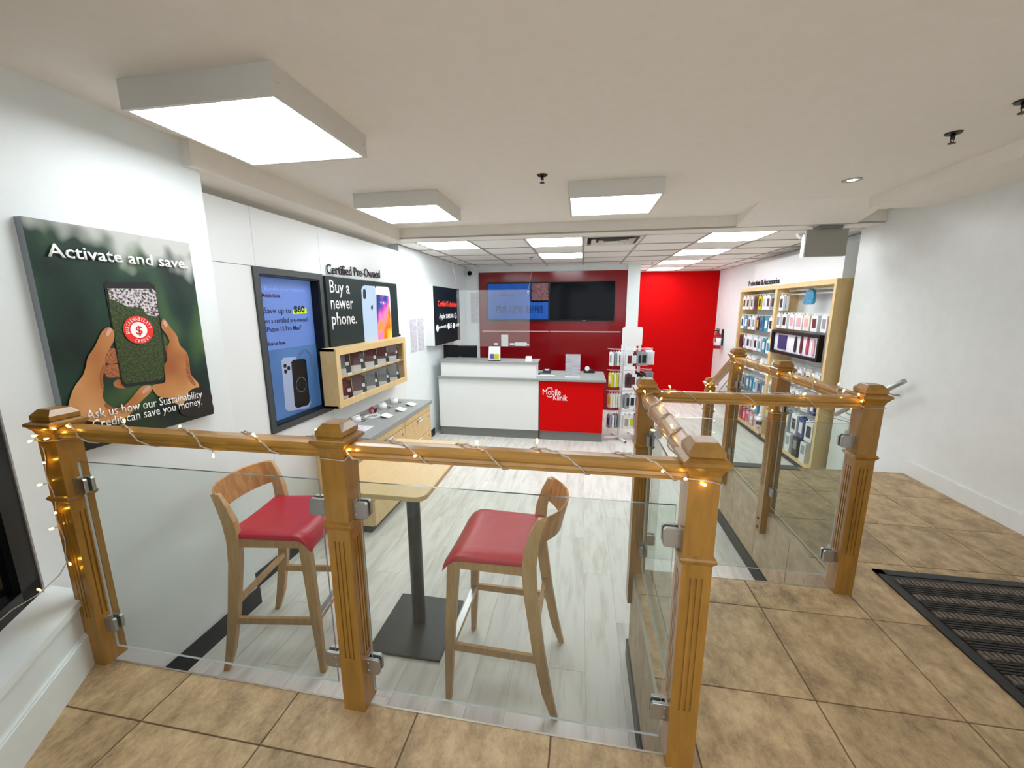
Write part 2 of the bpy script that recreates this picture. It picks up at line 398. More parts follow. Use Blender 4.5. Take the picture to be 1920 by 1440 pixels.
for i in range(len(gx)-1):
    for j in range(len(gy)-1):
        x0, x1, y0, y1 = gx[i]+.011, gx[i+1]-.011, gy[j]+.011, gy[j+1]-.011
        if y0 > 7.3 and x1 < .85: continue
        if y1-y0 < .05 or (y0 < 4.39): continue
        L = [l for l in lights if near(l[0], gx[i]) and near(l[1], gy[j])]
        if L:
            o = thing('ceiling_light', None, 'ceiling light', ((x0+x1)/2, (y0+y1)/2, ZD), 'square recessed panel lights')
            B().box(x0, x1, y0, y1, ZD+.004, ZD+.03).build('frame', LEDG, o)
            B().box(x0+.012, x1-.012, y0+.012, y1-.012, ZD+.001, ZD+.005).build('diffuser', DIFB, o)
            o['label'] = {(-1.84, 4.40): 'recessed square light panel nearest the left wall in the tiled ceiling',
                (-.6225, 4.40): 'recessed square light panel directly left of the ceiling air vent',
                (-.6225, 5.62): 'recessed square light panel one row behind the panel left of the air vent',
                (1.215, 4.40): 'nearest recessed square light panel of the row leading to the red wall',
                (1.215, 5.62): 'second recessed square light panel of the row leading to the red wall',
                (1.215, 6.84): 'third recessed square light panel of the row leading to the red wall',
                (1.215, 8.06): 'farthest recessed square light panel, right in front of the red wall'}[L[0]]
        elif near(gx[i], vent[0]) and near(gy[j], vent[1]):
            o = thing('ceiling_vent', 'square louvred air diffuser set in the tiled ceiling, shade behind its slats painted black', 'air vent', ((x0+x1)/2, (y0+y1)/2, ZD))
            B().box(x0, x1, y0, y1, ZD+.012, ZD+.03).build('backing', BLACK, o)  # black sheet standing in for the shade up the duct
            b = B().box(x0, x1, y0, y0+.03, ZD-.002, ZD+.012).box(x0, x1, y1-.03, y1, ZD-.002, ZD+.012).box(x0, x0+.03, y0+.03, y1-.03, ZD-.002, ZD+.012).box(x1-.03, x1, y0+.03, y1-.03, ZD-.002, ZD+.012)
            b.build('frame', LEDG, o)
            for k in range(3):      # nested square cones, one set inside the other
                q = .07+.075*k; w_ = .055
                B().loft([[Vector((x0+q+(0 if a else w_)*1, y0+q+(0 if a else w_), z)), Vector((x1-q-(0 if a else w_), y0+q+(0 if a else w_), z)), Vector((x1-q-(0 if a else w_), y1-q-(0 if a else w_), z)), Vector((x0+q+(0 if a else w_), y1-q-(0 if a else w_), z))] for a, z in ((1, ZD-.016), (0, ZD+.010))], cap=False).build('slat', LEDG, o)
        else:
            B().box(x0, x1, y0, y1, ZD+.006, ZD+.02).build('ceiling_panel', CTILE, dc)

# --- surface-mounted light boxes
def surface_light(x0, x1, y0, y1, label, zb=ZC-.1, dm=None):
    o = thing('ceiling_light', label, 'ceiling light', ((x0+x1)/2, (y0+y1)/2, zb), 'square surface-mounted light boxes')
    b = B(); w = .016
    b.box(x0, x1, y0, y0+w, zb, ZC).box(x0, x1, y1-w, y1, zb, ZC).box(x0, x0+w, y0+w, y1-w, zb, ZC).box(x1-w, x1, y0+w, y1-w, zb, ZC)
    b.build('frame', LEDG, o, bev=.001)
    B().box(x0+w, x1-w, y0+w, y1-w, zb+.004, zb+.008).build('diffuser', dm or DIFF, o)
    for (px, py) in ((x0-.001, y0+.03), (x1+.001, y0+.03), (x1+.001, y1-.03)): B().cyl((px-.002, py, zb+.05), (px+.002, py, zb+.05), .004, n=8).build('screw', LEDG, o)
surface_light(-1.665, -1.04, 1.355, 1.96, 'largest square light box on the ceiling, above the forest poster')
surface_light(-1.655, -1.02, 2.87, 3.44, 'square light box on the plaster ceiling left of the small sprinkler, above the grey-topped cabinet')
surface_light(-.115, .495, 2.87, 3.44, 'square light box on the plaster ceiling right of the sprinkler, near the beam')
surface_light(.2, .82, -.9, -.28, 'added square fill light box on the ceiling behind the viewer, right one', dm=DIFR)  # this box and the next are out of view, added as fill light
surface_light(-1.3, -.68, -.9, -.28, 'added square fill light box on the ceiling behind the viewer, left one', dm=DIFR)
def downlight(x, y, label, r=.055):
    o = thing('downlight', label, 'downlight', (x, y, ZC-.01), 'round recessed downlights')
    n = 24; b = B()
    rings = [[Vector((x+math.cos(2*math.pi*i/n)*q, y+math.sin(2*math.pi*i/n)*q, z)) for i in range(n)] for q, z in ((r, ZC), (r, ZC-.006), (r*.72, ZC-.008), (r*.6, ZC+.0))]
    b.loft(rings, cap=False, sm=True).build('trim', STEEL, o)
    B().cyl((x, y, ZC-.0015), (x, y, ZC-.004), r*.42, n=16).build('lens', LAMPM, o)
downlight(1.71, 3.17, 'small round downlight in the ceiling near the right wall')
downlight(1.6, .3, 'small round downlight above the rubber mat', .06)
downlight(1.6, -1.0, 'small round downlight above the entrance', .06)
def sprinkler(x, y, z, label, dark=True):
    o = thing('sprinkler', label, 'sprinkler', (x, y, z-.05), 'fire sprinkler heads')
    mt = BOLT if dark else STEEL
    B().cyl((x, y, z), (x, y, z-.006), .034, .030, n=18).build('escutcheon', mt, o)
    B().cyl((x, y, z-.006), (x, y, z-.028), .010, .008, n=10).cyl((x-.009, y, z-.026), (x-.003, y, z-.044), .002, n=6).cyl((x+.009, y, z-.026), (x+.003, y, z-.044), .002, n=6).build('body', mt, o)
    B().cyl((x, y, z-.044), (x, y, z-.047), .015, n=14).build('deflector', mt, o)
sprinkler(-.27, 2.70, ZC, 'dark sprinkler head on the plaster ceiling between the two light boxes')
sprinkler(1.72, 2.44, ZC, 'larger dark sprinkler head on the ceiling near the right wall')
sprinkler(1.73, 2.13, ZC, 'dark sprinkler head at the right end of the ceiling, cut by the frame')
sprinkler(-.75, 6.0, ZD, 'sprinkler head in the tiled ceiling in front of the wall screens', False)
sprinkler(1.1, 7.1, ZD, 'sprinkler head in the tiled ceiling beside the red wall lights', False)

# --- angled bay with sill at the left front and the dark window
bd = Vector((.54, -.842, 0)).normalized(); bn = Vector((bd.y*-1, bd.x, 0)); bn = Vector((.842, .54, 0))
a0 = Vector((-1.80, 1.045, 0)); L_ = 2.6
def strip(p, length, d0, d1, z0, z1):   # slab along the bay: d = distance out of its face (positive into the room)
    q = p+bn*d0; r = p+bn*d1
    return [Vector((q.x, q.y, z0)), Vector((r.x, r.y, z0)), Vector((r.x, r.y, z1)), Vector((q.x, q.y, z1))], bd*length
b = B()
p, e = strip(a0, L_, -.45, 0, -.01, .245); b.prism(p, e)
p, e = strip(a0, L_, -.45, .012, .245, .27); b.prism(p, e)
b.prism([(-1.802, 1.043, -.01), (-2.25, 1.043, -.01), (-2.25, .70, -.01)], (0, 0, .2798))
struct(b, 'wall_left_front', WALL)
p, e = strip(a0, L_, 0, .012, 0, .125); b = B().prism(p, e); p, e = strip(a0, L_, 0, .008, .125, .132); b.prism(p, e)
struct(b, 'baseboard_left_front', WALL)
w0 = Vector((-1.955, 1.02, 0))
win = thing('window_1', None, None, (w0.x, w0.y, .27)); win['kind'] = 'structure'
def wslab(s0, s1, d0, d1, z0, z1):
    q = w0+bd*s0+bn*d0; r = w0+bd*s0+bn*d1
    return [Vector((q.x, q.y, z0)), Vector((r.x, r.y, z0)), Vector((r.x, r.y, z1)), Vector((q.x, q.y, z1))], bd*(s1-s0)
for nm, mt, lst in (('window_frame', mat('window_black', '07090a', .35, spec=.3), ((.012, .10, -.05, .0, .27, ZC), (.5, .56, -.05, .0, .27, ZC), (1.4, 1.46, -.05, 0, .27, ZC), (.012, 2.4, -.05, .0, .27, .33), (.012, 2.4, -.05, 0, 1.95, ZC))),
                    ('edge_strip', STEEL, ((0, .012, -.05, .004, .27, ZC),)),
                    ('pane', DK, ((.1, .5, -.03, -.02, .33, 1.95), (.56, 1.4, -.03, -.02, .33, 1.95)))):
    b = B()
    for l in lst:
        p, e = wslab(*l); b.prism(p, e)
    b.build(nm, mt, win)

# ================================================================== RAILINGS
def post(parent, x, y, z0, top=.975, below=None):
    hw = .037; col = top-.315; b = B()
    z1 = min(z0+.0, z0); base = z0
    fl0, fl1 = max(z0+.17, col-.46), col-.05
    if z0 < -.05: fl0 = .17
    # core and boards: grooves between the raised strips are the flutes
    b.sq(x, y, [(z0, hw-.004), (col, hw-.004)])
    zz = z0
    b.sq(x, y, [(z0, hw), (fl0, hw)]); b.sq(x, y, [(fl1, hw), (col, hw)])
    for s0, s1 in ((-.037, -.0165), (-.0115, -.003), (.003, .0115), (.0165, .037)):
        for sg in (-1, 1):
            b.box(x+s0, x+s1, y+sg*(hw-.006), y+sg*hw, fl0, fl1)
            b.box(x+sg*(hw-.006), x+sg*hw, y+max(s0, -.0312), y+min(s1, .0312), fl0, fl1)
    b.sq(x, y, [(col, hw), (top-.07, hw)])
    o = b.build('newel_post', WOOD, parent)
    B().sq(x, y, [(col-.012, hw), (col-.006, hw+.003), (col-.003, hw+.007), (col+.004, hw+.009), (col+.009, hw+.006), (col+.014, hw)]).build('collar', WOOD, o)
    B().sq(x, y, [(top-.086, hw), (top-.079, hw+.002), (top-.070, hw+.005), (top-.062, hw+.011), (top-.056, hw+.014), (top-.055, hw+.018), (top-.045, hw+.018), (top-.035, hw-.002), (top-.035, hw+.005), (top-.020, hw+.005), (top-.002, hw-.009), (top, hw-.010)]).build('cap', WOOD, o)
    return o
def rail(parent, p0, p1):
    p0 = Vector(p0); p1 = Vector(p1); d = (p1-p0).normalized(); sd = Vector((-d.y, d.x, 0)).normalized(); up = sd.cross(-d)
    if up.z < 0: up = -up
    prof = [(-.020, 0), (-.020, .008), (-.027, .012), (-.024, .020), (-.031, .028), (-.032, .036), (-.026, .044), (-.012, .048), (.012, .048), (.026, .044), (.032, .036), (.031, .028), (.024, .020), (.027, .012), (.020, .008), (.020, 0)]
    b = B().loft([[p0+sd*a+up*c for a, c in prof], [p1+sd*a+up*c for a, c in prof]])
    return b.build('handrail', WOODR, parent)
def gpanel(parent, p0, p1, z0, z1, clamps, side=(0, 0, 0), dz=0):
    """glass between p0 and p1 (ground points); clamps: list of (end, z); dz: drop of the far end"""
    p0 = Vector((p0[0], p0[1], 0)); p1 = Vector((p1[0], p1[1], 0)); d = (p1-p0).normalized(); n = Vector((-d.y, d.x, 0)); t = .0035
    Z = Vector((0, 0, 1)); D = Z*dz
    c = [p0+Z*z0, p1+Z*z0+D, p1+Z*z1+D, p0+Z*z1]
    vs = [q-n*t for q in c]+[q+n*t for q in c]
    b = B(); b.add(vs, [(0, 1, 2, 3)], 0); b.add(vs, [(4, 5, 6, 7)], 0); b.add(vs, [(2, 3, 7, 6)], 1); b.add(vs, [(0, 3, 7, 4), (1, 2, 6, 5)], 2); b.add(vs, [(0, 1, 5, 4)], 2)
    o = b.build('glass_panel', [GLS, GEDGE, GEDGL], parent)
    for end, z in clamps:
        q = p0 if end == 0 else p1; s = 1 if end == 0 else -1
        zz = z+(dz if end else 0)
        cc = B()
        for sg in (-1, 1):
            P = q-d*s*.022+n*sg*.0055
            cc.prism([P+Z*(zz-.027), P+d*s*.046+Z*(zz-.027), P+d*s*.052+Z*(zz-.021), P+d*s*.052+Z*(zz+.021), P+d*s*.046+Z*(zz+.027), P+Z*(zz+.027)], n*sg*.011)
        P = q-d*s*.022-n*.006
        cc.prism([P+Z*(zz-.027), P+d*s*.012+Z*(zz-.027), P+d*s*.012+Z*(zz+.027), P+Z*(zz+.027)], n*.012)
        for zo in (-.014, .014):
            for sg in (-1, 1):
                w = q-d*s*.008+Z*(zz+zo)+n*sg*.016; cc.cyl(w, w+n*sg*.002, .004, n=8)
        cc.build('clamp', STEEL, o, bev=.0012, seg=1)
    return o
PL, PM, PF, P2, PR, P3, P4, P5 = (-1.742, 1.035), (-.700, 1.032), (.307, 1.030), (.300, 1.900), (1.210, 1.903), (1.205, 2.66), (1.205, 3.40), (1.205, 3.99)
ZR = .870
r1 = thing('railing', 'maple and glass railing along the front edge, three posts wide', 'railing', (PM[0], PM[1], 0), 'maple and glass railings around the pit')
post(r1, *PL, 0); post(r1, *PM, 0); post(r1, *PF, 0)
rail(r1, (PL[0]+.036, PL[1], ZR), (PM[0]-.036, PM[1], ZR)); rail(r1, (PM[0]+.036, PM[1], ZR), (PF[0]-.036, PF[1], ZR))
gpanel(r1, (-1.690, 1.037), (-.779, 1.037), .055, .786, [(0, .702), (0, .156), (1, .702), (1, .156)])
gpanel(r1, (-.648, 1.037), (.256, 1.037), .050, .788, [(0, .702), (0, .152), (1, .702), (1, .152)])
# small dark feet of the front corner post
r2 = thing('railing', 'short maple and glass railing running back from the corner post nearest the viewer', 'railing', (.3, 1.5, 0), 'maple and glass railings around the pit')
post(r2, *P2, -.17)
rail(r2, (PF[0]-.003, PF[1]+.036, ZR), (P2[0], P2[1]-.036, ZR))
gpanel(r2, (.318, 1.085), (.318, 1.84), .050, .766, [(0, .70), (0, .152), (1, .70), (1, .152)])
r3 = thing('railing', 'maple and glass railing crossing left to right, ending at the right fluted post', 'railing', (.75, 1.9, 0), 'maple and glass railings around the pit')
post(r3, *PR, 0)
rail(r3, (P2[0]+.036, P2[1], ZR), (PR[0]-.036, PR[1], ZR))
gpanel(r3, (.350, 1.905), (1.153, 1.905), .065, .797, [(0, .72), (0, .17), (1, .72), (1, .17)])
r4 = thing('railing', 'maple and glass railing along the right side of the pit, ending above the steps', 'railing', (1.205, 2.7, 0), 'maple and glass railings around the pit')
post(r4, *P3, -.15); post(r4, *P4, -.15)
rail(r4, (PR[0], PR[1]+.036, ZR), (P3[0], P3[1]-.036, ZR)); rail(r4, (P3[0], P3[1]+.036, ZR), (P4[0], P4[1]-.036, ZR))
gpanel(r4, (1.205, 1.96), (1.205, 2.60), .05, .79, [(0, .72), (1, .70), (0, .15), (1, .152)])
gpanel(r4, (1.205, 2.72), (1.205, 3.34), .05, .79, [(0, .70), (0, .152), (1, .70), (1, .152)])
for (px, py) in (P3, P4):
    for z in (-.06, -.12): B().cyl((px-.036, py, z), (px-.042, py, z), .009, n=10).build('bolt', BOLT, r4)
r5 = thing('railing', 'sloping maple stair railing going down to the lower newel post wrapped in fairy lights', 'railing', (1.205, 3.9, ZL), 'maple and glass railings around the pit')
post(r5, *P5, ZL, top=.64)
rail(r5, (P4[0], P4[1]+.036, .86), (P5[0], P5[1]-.036, .545))
gpanel(r5, (1.205, 3.46), (1.205, 3.93), .05, .76, [(0, .68), (0, .16)], dz=-.33)

# --- fairy lights
def bulbs_on(parent, spots):
    for (p, d) in spots:
        p = Vector(p); d = Vector(d).normalized()
        B().cyl(p, p+d*.009, .0022, .0032, n=7).sphere(p+d*.010, .0032, n=8).build('bulb', BULB, parent)
        B().cyl(p-d*.012, p, .0016, n=5).build('bulb_stem', WIRE, parent)
def garland_rail(parent, p0, p1, wraps, seed, rr=.036, zo=.024):
    rng = random.Random(seed); p0 = Vector(p0)+Vector((0, 0, zo)); p1 = Vector(p1)+Vector((0, 0, zo)); d = (p1-p0); Ln = d.length; d = d/Ln
    sd = Vector((-d.y, d.x, 0)).normalized(); up = Vector((0, 0, 1)); n = int(wraps*22); pts = []; spots = []
    a = rng.uniform(0, 6); s = 0
    for i in range(n+1):
        t = i/n
        # lingers on top of the rail, crosses quickly under it
        sp = .45+1.6*(.5-.5*math.sin(a))
        a += 2*math.pi/22*sp*1.0
        rx = rr*(1.0+.1*math.sin(i*.7)); rz = .030
        q = p0+d*(Ln*t)+sd*math.cos(a)*rx+up*(math.sin(a)*rz)
        pts.append(q)
        if i % 17 == 6:
            out = (sd*math.cos(a)+up*math.sin(a)+d*rng.uniform(-.8, .8)+Vector((0, 0, rng.uniform(-.2, .6)))).normalized()
            spots.append((q+out*.012, out))
    pts2 = [p+sd*.0035*math.sin(i*1.9)+up*.0035*math.cos(i*1.9) for i, p in enumerate(pts)]
    B().tube(pts, .0017, n=5).tube(pts2, .0017, n=5).build('cable', WIRE, parent)
    bulbs_on(parent, spots)
def loop_post(x, y, z, hw=.041, j=.006, seed=1):
    rng = random.Random(seed)
    c = [(-hw, -hw), (0, -hw-.002), (hw, -hw), (hw+.002, 0), (hw, hw), (0, hw+.002), (-hw, hw), (-hw-.002, 0), (-hw, -hw)]
    return [Vector((x+a, y+b_, z+rng.uniform(-j, j))) for a, b_ in c]
G = 'clear-wired fairy lights on the railings'
f1 = thing('fairy_lights', 'fairy lights wound on the left half of the front handrail and down the left post', 'fairy lights', (-1.2, PM[1], ZR), G)
garland_rail(f1, (PL[0]+.045, PL[1], ZR), (PM[0]-.06, PM[1], ZR), 4.2, 3)
pts = loop_post(PL[0], PL[1], .875, seed=4)+[Vector((PL[0]-.041, PL[1]-.03, .86))]
z = .84
while z > .43:
    pts.append(Vector((PL[0]-.02+.008*math.sin(z*40), PL[1]-.041, z))); z -= .03
hang = [Vector((PL[0]-.018, PL[1]-.043, .43)), Vector((-1.80, .985, .375)), Vector((-1.82, .93, .335)), Vector((-1.83, .87, .325)), Vector((-1.81, .80, .31)), Vector((-1.78, .72, .31))]
pts += hang
B().tube(pts, .0018, n=5).build('cable', WIRE, f1)
bulbs_on(f1, [((PL[0]-.045, PL[1]-.045, .872), (-1, -.4, -.3)), ((PL[0]-.012, PL[1]-.05, .893), (.1, -1, .1)), ((PL[0]+.03, PL[1]-.048, .885), (.3, -1, 0)), ((PL[0]+.055, PL[1]-.04, .915), (.6, -.8, .4)),
    ((PL[0]-.035, PL[1]-.052, .72), (-1, -.5, -.1)), ((PL[0]-.01, PL[1]-.05, .80), (1, -.4, 0)), ((PL[0]-.03, PL[1]-.052, .56), (-1, -.5, -.3)), ((PL[0]-.01, PL[1]-.05, .62), (1, -.5, 0)), ((-1.818, .94, .345), (-.3, -.5, .9)), ((PL[0], PL[1]-.05, .43), (1, -.4, -.4))])
f2 = thing('fairy_lights', 'fairy lights wound on the right half of the front handrail, middle to corner post', 'fairy lights', (-.2, PM[1], ZR), G)
garland_rail(f2, (PM[0]+.045, PM[1], ZR), (PF[0]-.05, PF[1], ZR), 4.4, 11)
B().tube(loop_post(PM[0], PM[1], .875, seed=9), .0018, n=5).tube(loop_post(PF[0], PF[1], .878, seed=2), .002, n=5).build('cable', WIRE, f2)
bulbs_on(f2, [((PM[0]+.048, PM[1]-.03, .90), (.8, -.5, .3)), ((PM[0]+.075, PM[1]-.028, .90), (.5, -.8, .4)), ((PF[0]-.045, PF[1]-.045, .885), (-.6, -.9, .3)), ((PF[0]-.01, PF[1]-.042, .873), (.9, -.6, 0))])
f3 = thing('fairy_lights', 'fairy lights wound around the short handrail running back from the corner post', 'fairy lights', (.3, 1.5, ZR), G)
garland_rail(f3, (P2[0], PF[1]+.05, ZR), (P2[0], P2[1]-.05, ZR), 4.5, 21)
f4 = thing('fairy_lights', 'fairy lights wound around the handrail crossing from left to right', 'fairy lights', (.75, 1.9, ZR), G)
garland_rail(f4, (P2[0]+.05, P2[1], ZR), (PR[0]-.05, PR[1], ZR), 3.6, 31)
B().tube(loop_post(PR[0], PR[1], .878, seed=5), .0018, n=5).tube([(PR[0]-.30, 1.90, .868), (PR[0]-.16, 1.9, .83), (PR[0]-.045, 1.9, .80)], .0016, n=5).build('cable', WIRE, f4)
bulbs_on(f4, [((PR[0]-.05, PR[1]-.04, .905), (-.6, -.6, .5)), ((PR[0]-.06, PR[1]-.03, .93), (-.4, -.6, .7))])
f5 = thing('fairy_lights', 'fairy lights wound around the right side handrail above the steps', 'fairy lights', (1.205, 2.7, ZR), G)
garland_rail(f5, (P3[0], PR[1]+.05, ZR), (P3[0], P3[1]-.05, ZR), 3.2, 41); garland_rail(f5, (P3[0], P3[1]+.05, ZR), (P4[0], P4[1]-.05, ZR), 3.4, 42)
B().tube(loop_post(P3[0], P3[1], .873, seed=6), .0018, n=5).tube(loop_post(P3[0], P3[1], .66, hw=.046, seed=7), .0018, n=5).tube(loop_post(P4[0], P4[1], .873, seed=8), .0018, n=5).build('cable', WIRE, f5)
bulbs_on(f5, [((P3[0]-.045, P3[1]-.045, .90), (-.5, -.8, .3)), ((P3[0]+.0, P3[1]-.05, .885), (0, -1, 0)), ((P3[0]-.05, P3[1]-.04, .675), (-.6, -.8, -.2)), ((P4[0]+.01, P4[1]-.05, .83), (.1, -1, -.4)), ((P4[0]+.0, P4[1]-.05, .88), (0, -1, .1)), ((P4[0]-.03, P4[1]-.05, .87), (-.4, -1, 0))])
f6 = thing('fairy_lights', 'string of warm fairy lights wound down the lowest newel post of the stair railing', 'fairy lights', (P5[0], P5[1], ZL), G)
pts = []; sp = []
for i in range(120):
    a = i*.42; zz = .56-i*.0075
    k = max(abs(math.cos(a)), abs(math.sin(a)))
    pts.append(Vector((P5[0]+.043*math.cos(a)/k, P5[1]+.043*math.sin(a)/k, zz)))
    if i % 14 == 2: sp.append((pts[-1]+Vector((math.cos(a), math.sin(a), 0))*.008, (math.cos(a), math.sin(a), .2)))
B().tube(pts, .0018, n=5).build('cable', WIRE, f6)
bulbs_on(f6, sp+[((P5[0]-.05, P5[1]-.05, .575), (-1, -1, 0)), ((P5[0]-.02, P5[1]-.05, .565), (0, -1, 0)), ((P5[0]+.03, P5[1]-.055, .57), (.3, -1, 0)), ((P5[0]-.04, P5[1]-.06, .59), (-.5, -1, .5))])

# ================================================================== BAR STOOLS
def make_stool():
    t = thing('bar_stool', 'x', 'stool', (0, 0, 0), 'red and beech bar stools')
    for s in (-1, 1):       # local +x is the front
        B().loft([[Vector((cx+a*w, s*cy+b_*w2, z)) for a, b_ in ((-1, -1), (1, -1), (1, 1), (-1, 1))] for cx, cy, z, w, w2 in ((.238, .212, 0, .014, .013), (.224, .206, .3, .021, .017), (.200, .190, .70, .026, .019), (.198, .189, .725, .026, .019))]).build('front_leg', BEECH, t, bev=.003)
        B().loft([[Vector((cx+a*w, s*cy+b_*w2, z)) for a, b_ in ((-1, -1), (1, -1), (1, 1), (-1, 1))] for cx, cy, z, w, w2 in ((-.262, .216, 0, .014, .013), (-.226, .213, .12, .022, .016), (-.184, .208, .34, .026, .017), (-.148, .200, .60, .029, .018), (-.140, .198, .72, .031, .018), (-.150, .200, .82, .029, .018), (-.172, .203, .90, .025, .015), (-.196, .205, .962, .019, .011))]).build('rear_leg', BEECH, t, bev=.003)
        B().loft([[Vector((x, s*(y-.009)+0, z-.018)), Vector((x, s*(y+.009), z-.018)), Vector((x, s*(y+.009), z+.018)), Vector((x, s*(y-.009), z+.018))] for x, y, z in ((-.19, .207, .285), (.225, .205, .285))]).build('side_stretcher', BEECH, t, bev=.002)
        B().box(-.15, .2, s*.181, s*.199, .68, .735).build('side_apron', BEECH, t, bev=.002)
    B().box(.19, .208, -.19, .19, .68, .735).box(-.155, -.137, -.19, .19, .68, .735).build('cross_apron', BEECH, t, bev=.002)
    B().box(.208, .232, -.2, .2, .262, .292).build('footrest', BEECH, t, bev=.002)
    B().box(.205, .236, -.19, .19, .292, .298).build('footrest_plate', CHROME, t, bev=.001)
    B().box(-.178, -.158, -.2, .2, .37, .40).build('rear_stretcher', BEECH, t, bev=.002)
    # seat cushion, gently dished with a waterfall front
    nx, ny = 14, 12; vs = []; fs = []
    def zt(u, v):
        x = -1+2*u; y = -1+2*v
        z = .768-.012*(1-y*y)*(1-x*x*.4)
        if u > .80: z -= .060*((u-.80)/.2)**2
        if u < .12: z += .006*((.12-u)/.12)
        z -= .014*max(0, abs(y)-.85)/.15
        return z
    def pos(u, v, top):
        w = .208+.016*u
        x = -.165+.41*u; y = (-1+2*v)*w
        if u == 0 and False: pass
        z = zt(u, v)
        if not top: z = min(z-.024, .735) if u < .85 else z-.022
        e = .006 if top else 0
        x = min(max(x, -.165+e), .245-e*.5); y = min(max(y, -w+e), w-e)
        return Vector((x, y, z))
    for top in (1, 0):
        for i in range(nx+1):
            for j in range(ny+1): vs.append(pos(i/nx, j/ny, top))
    N_ = (nx+1)*(ny+1)
    for i in range(nx):
        for j in range(ny):
            a = i*(ny+1)+j; q = (a, a+ny+1, a+ny+2, a+1); fs.append(q); fs.append(tuple(N_+k for k in q[::-1]))
    bor = [(i, 0) for i in range(nx)]+[(nx, j) for j in range(ny)]+[(i, ny) for i in range(nx, 0, -1)]+[(0, j) for j in range(ny, 0, -1)]
    for k in range(len(bor)):
        a = bor[k]; c = bor[(k+1) % len(bor)]; ia = a[0]*(ny+1)+a[1]; ic = c[0]*(ny+1)+c[1]
        fs.append((ia, ic, N_+ic, N_+ia))
    B().add(vs, fs, 0, True).build('seat', REDV, t, bev=.004)
    # bent plywood back wrapping between the rear legs
    rings = []
    for i in range(21):
        a = -1+2*i/20; y = a*.215; dx = -.095*(1-abs(a)**2.4)
        x = -.165+dx; zl = .845-.012*(1-a*a); zh = .968-.0*(a*a)
        lean = -.03
        rings.append([Vector((x-.005, y, zl)), Vector((x+.005, y, zl)), Vector((x+.005+lean, y, zh-.004)), Vector((x+lean, y, zh)), Vector((x-.005+lean, y, zh-.004))])
    B().loft(rings).build('backrest', BEECHB, t, bev=.001, seg=1)
    return t
st2 = make_stool(); st1 = copy_tree(st2)
st2['label'] = 'bar stool with red vinyl seat, right of the black table leg, facing left'
st1['label'] = 'bar stool with red vinyl seat, by the left wall behind the front glass, facing right'
st2.location = (-.332, 1.735, ZL); st2.rotation_euler = (0, 0, math.radians(179))
st1.location = (-1.515, 1.735, ZL); st1.rotation_euler = (0, 0, math.radians(8))

# ================================================================== BAR TABLE
t = thing('bar_table', 'tall rectangular bistro table with pale birch top on a black pole and square base', 'table', (-.9, 1.94, ZL))
zt_ = .477; b = B()
b.prism(rrect((-.915, 1.935, zt_-.024), (1, 0, 0), (0, 1, 0), .50, .76, .05, 6), (0, 0, .024)).build('tabletop', TBL, t, bev=.003)
B().cyl((-.895, 1.945, ZL+.02), (-.895, 1.945, zt_-.03), .037, n=24).build('pole', BLKM, t)
B().box(-1.09, -.685, 1.70, 2.145, ZL, ZL+.014).build('base_plate', BLKM, t, bev=.002)
B().box(-1.02, -.77, 1.80, 2.09, zt_-.034, zt_-.024).build('mounting_plate', BLKM, t)

# ================================================================== FRONT MAT
mt_ = thing('rubber_mat', 'black rubber scraper mat with basket-weave ribs on the tiles at right', 'mat', (1.9, 1.4, 0))
x0, x1, y0, y1 = 1.462, 2.36, .72, 2.085
B().box(x0+.03, x1-.03, y0+.03, y1-.03, .0, .005).build('base', RUB, mt_)
b = B()
for (a, c, d, e) in ((x0, x1, y0, y0+.04), (x0, x1, y1-.04, y1), (x0, x0+.04, y0, y1), (x1-.04, x1, y0, y1)):
    b.box(a, c, d, e, 0, .008)
b.build('border', RUBE, mt_)
b = B(); cw = .104; ix = 0; x = x0+.045
while x+cw < x1-.035:
    y = y0+.045; iy = 0
    while y+cw < y1-.035:
        for k in range(5): b.box(x+.003+k*.0205, x+.017+k*.0205, y+.062, y+cw-.004, .005, .013, 1)     # row of chunky pads
        for k in range(4): b.box(x+.002, x+cw-.002, y+.004+k*.0145, y+.012+k*.0145, .005, .011, 0)     # fine ribs
        y += cw; iy += 1
    x += cw; ix += 1
o = b.build('ribs', [RUB, RUBP], mt_); o['kind'] = 'stuff'

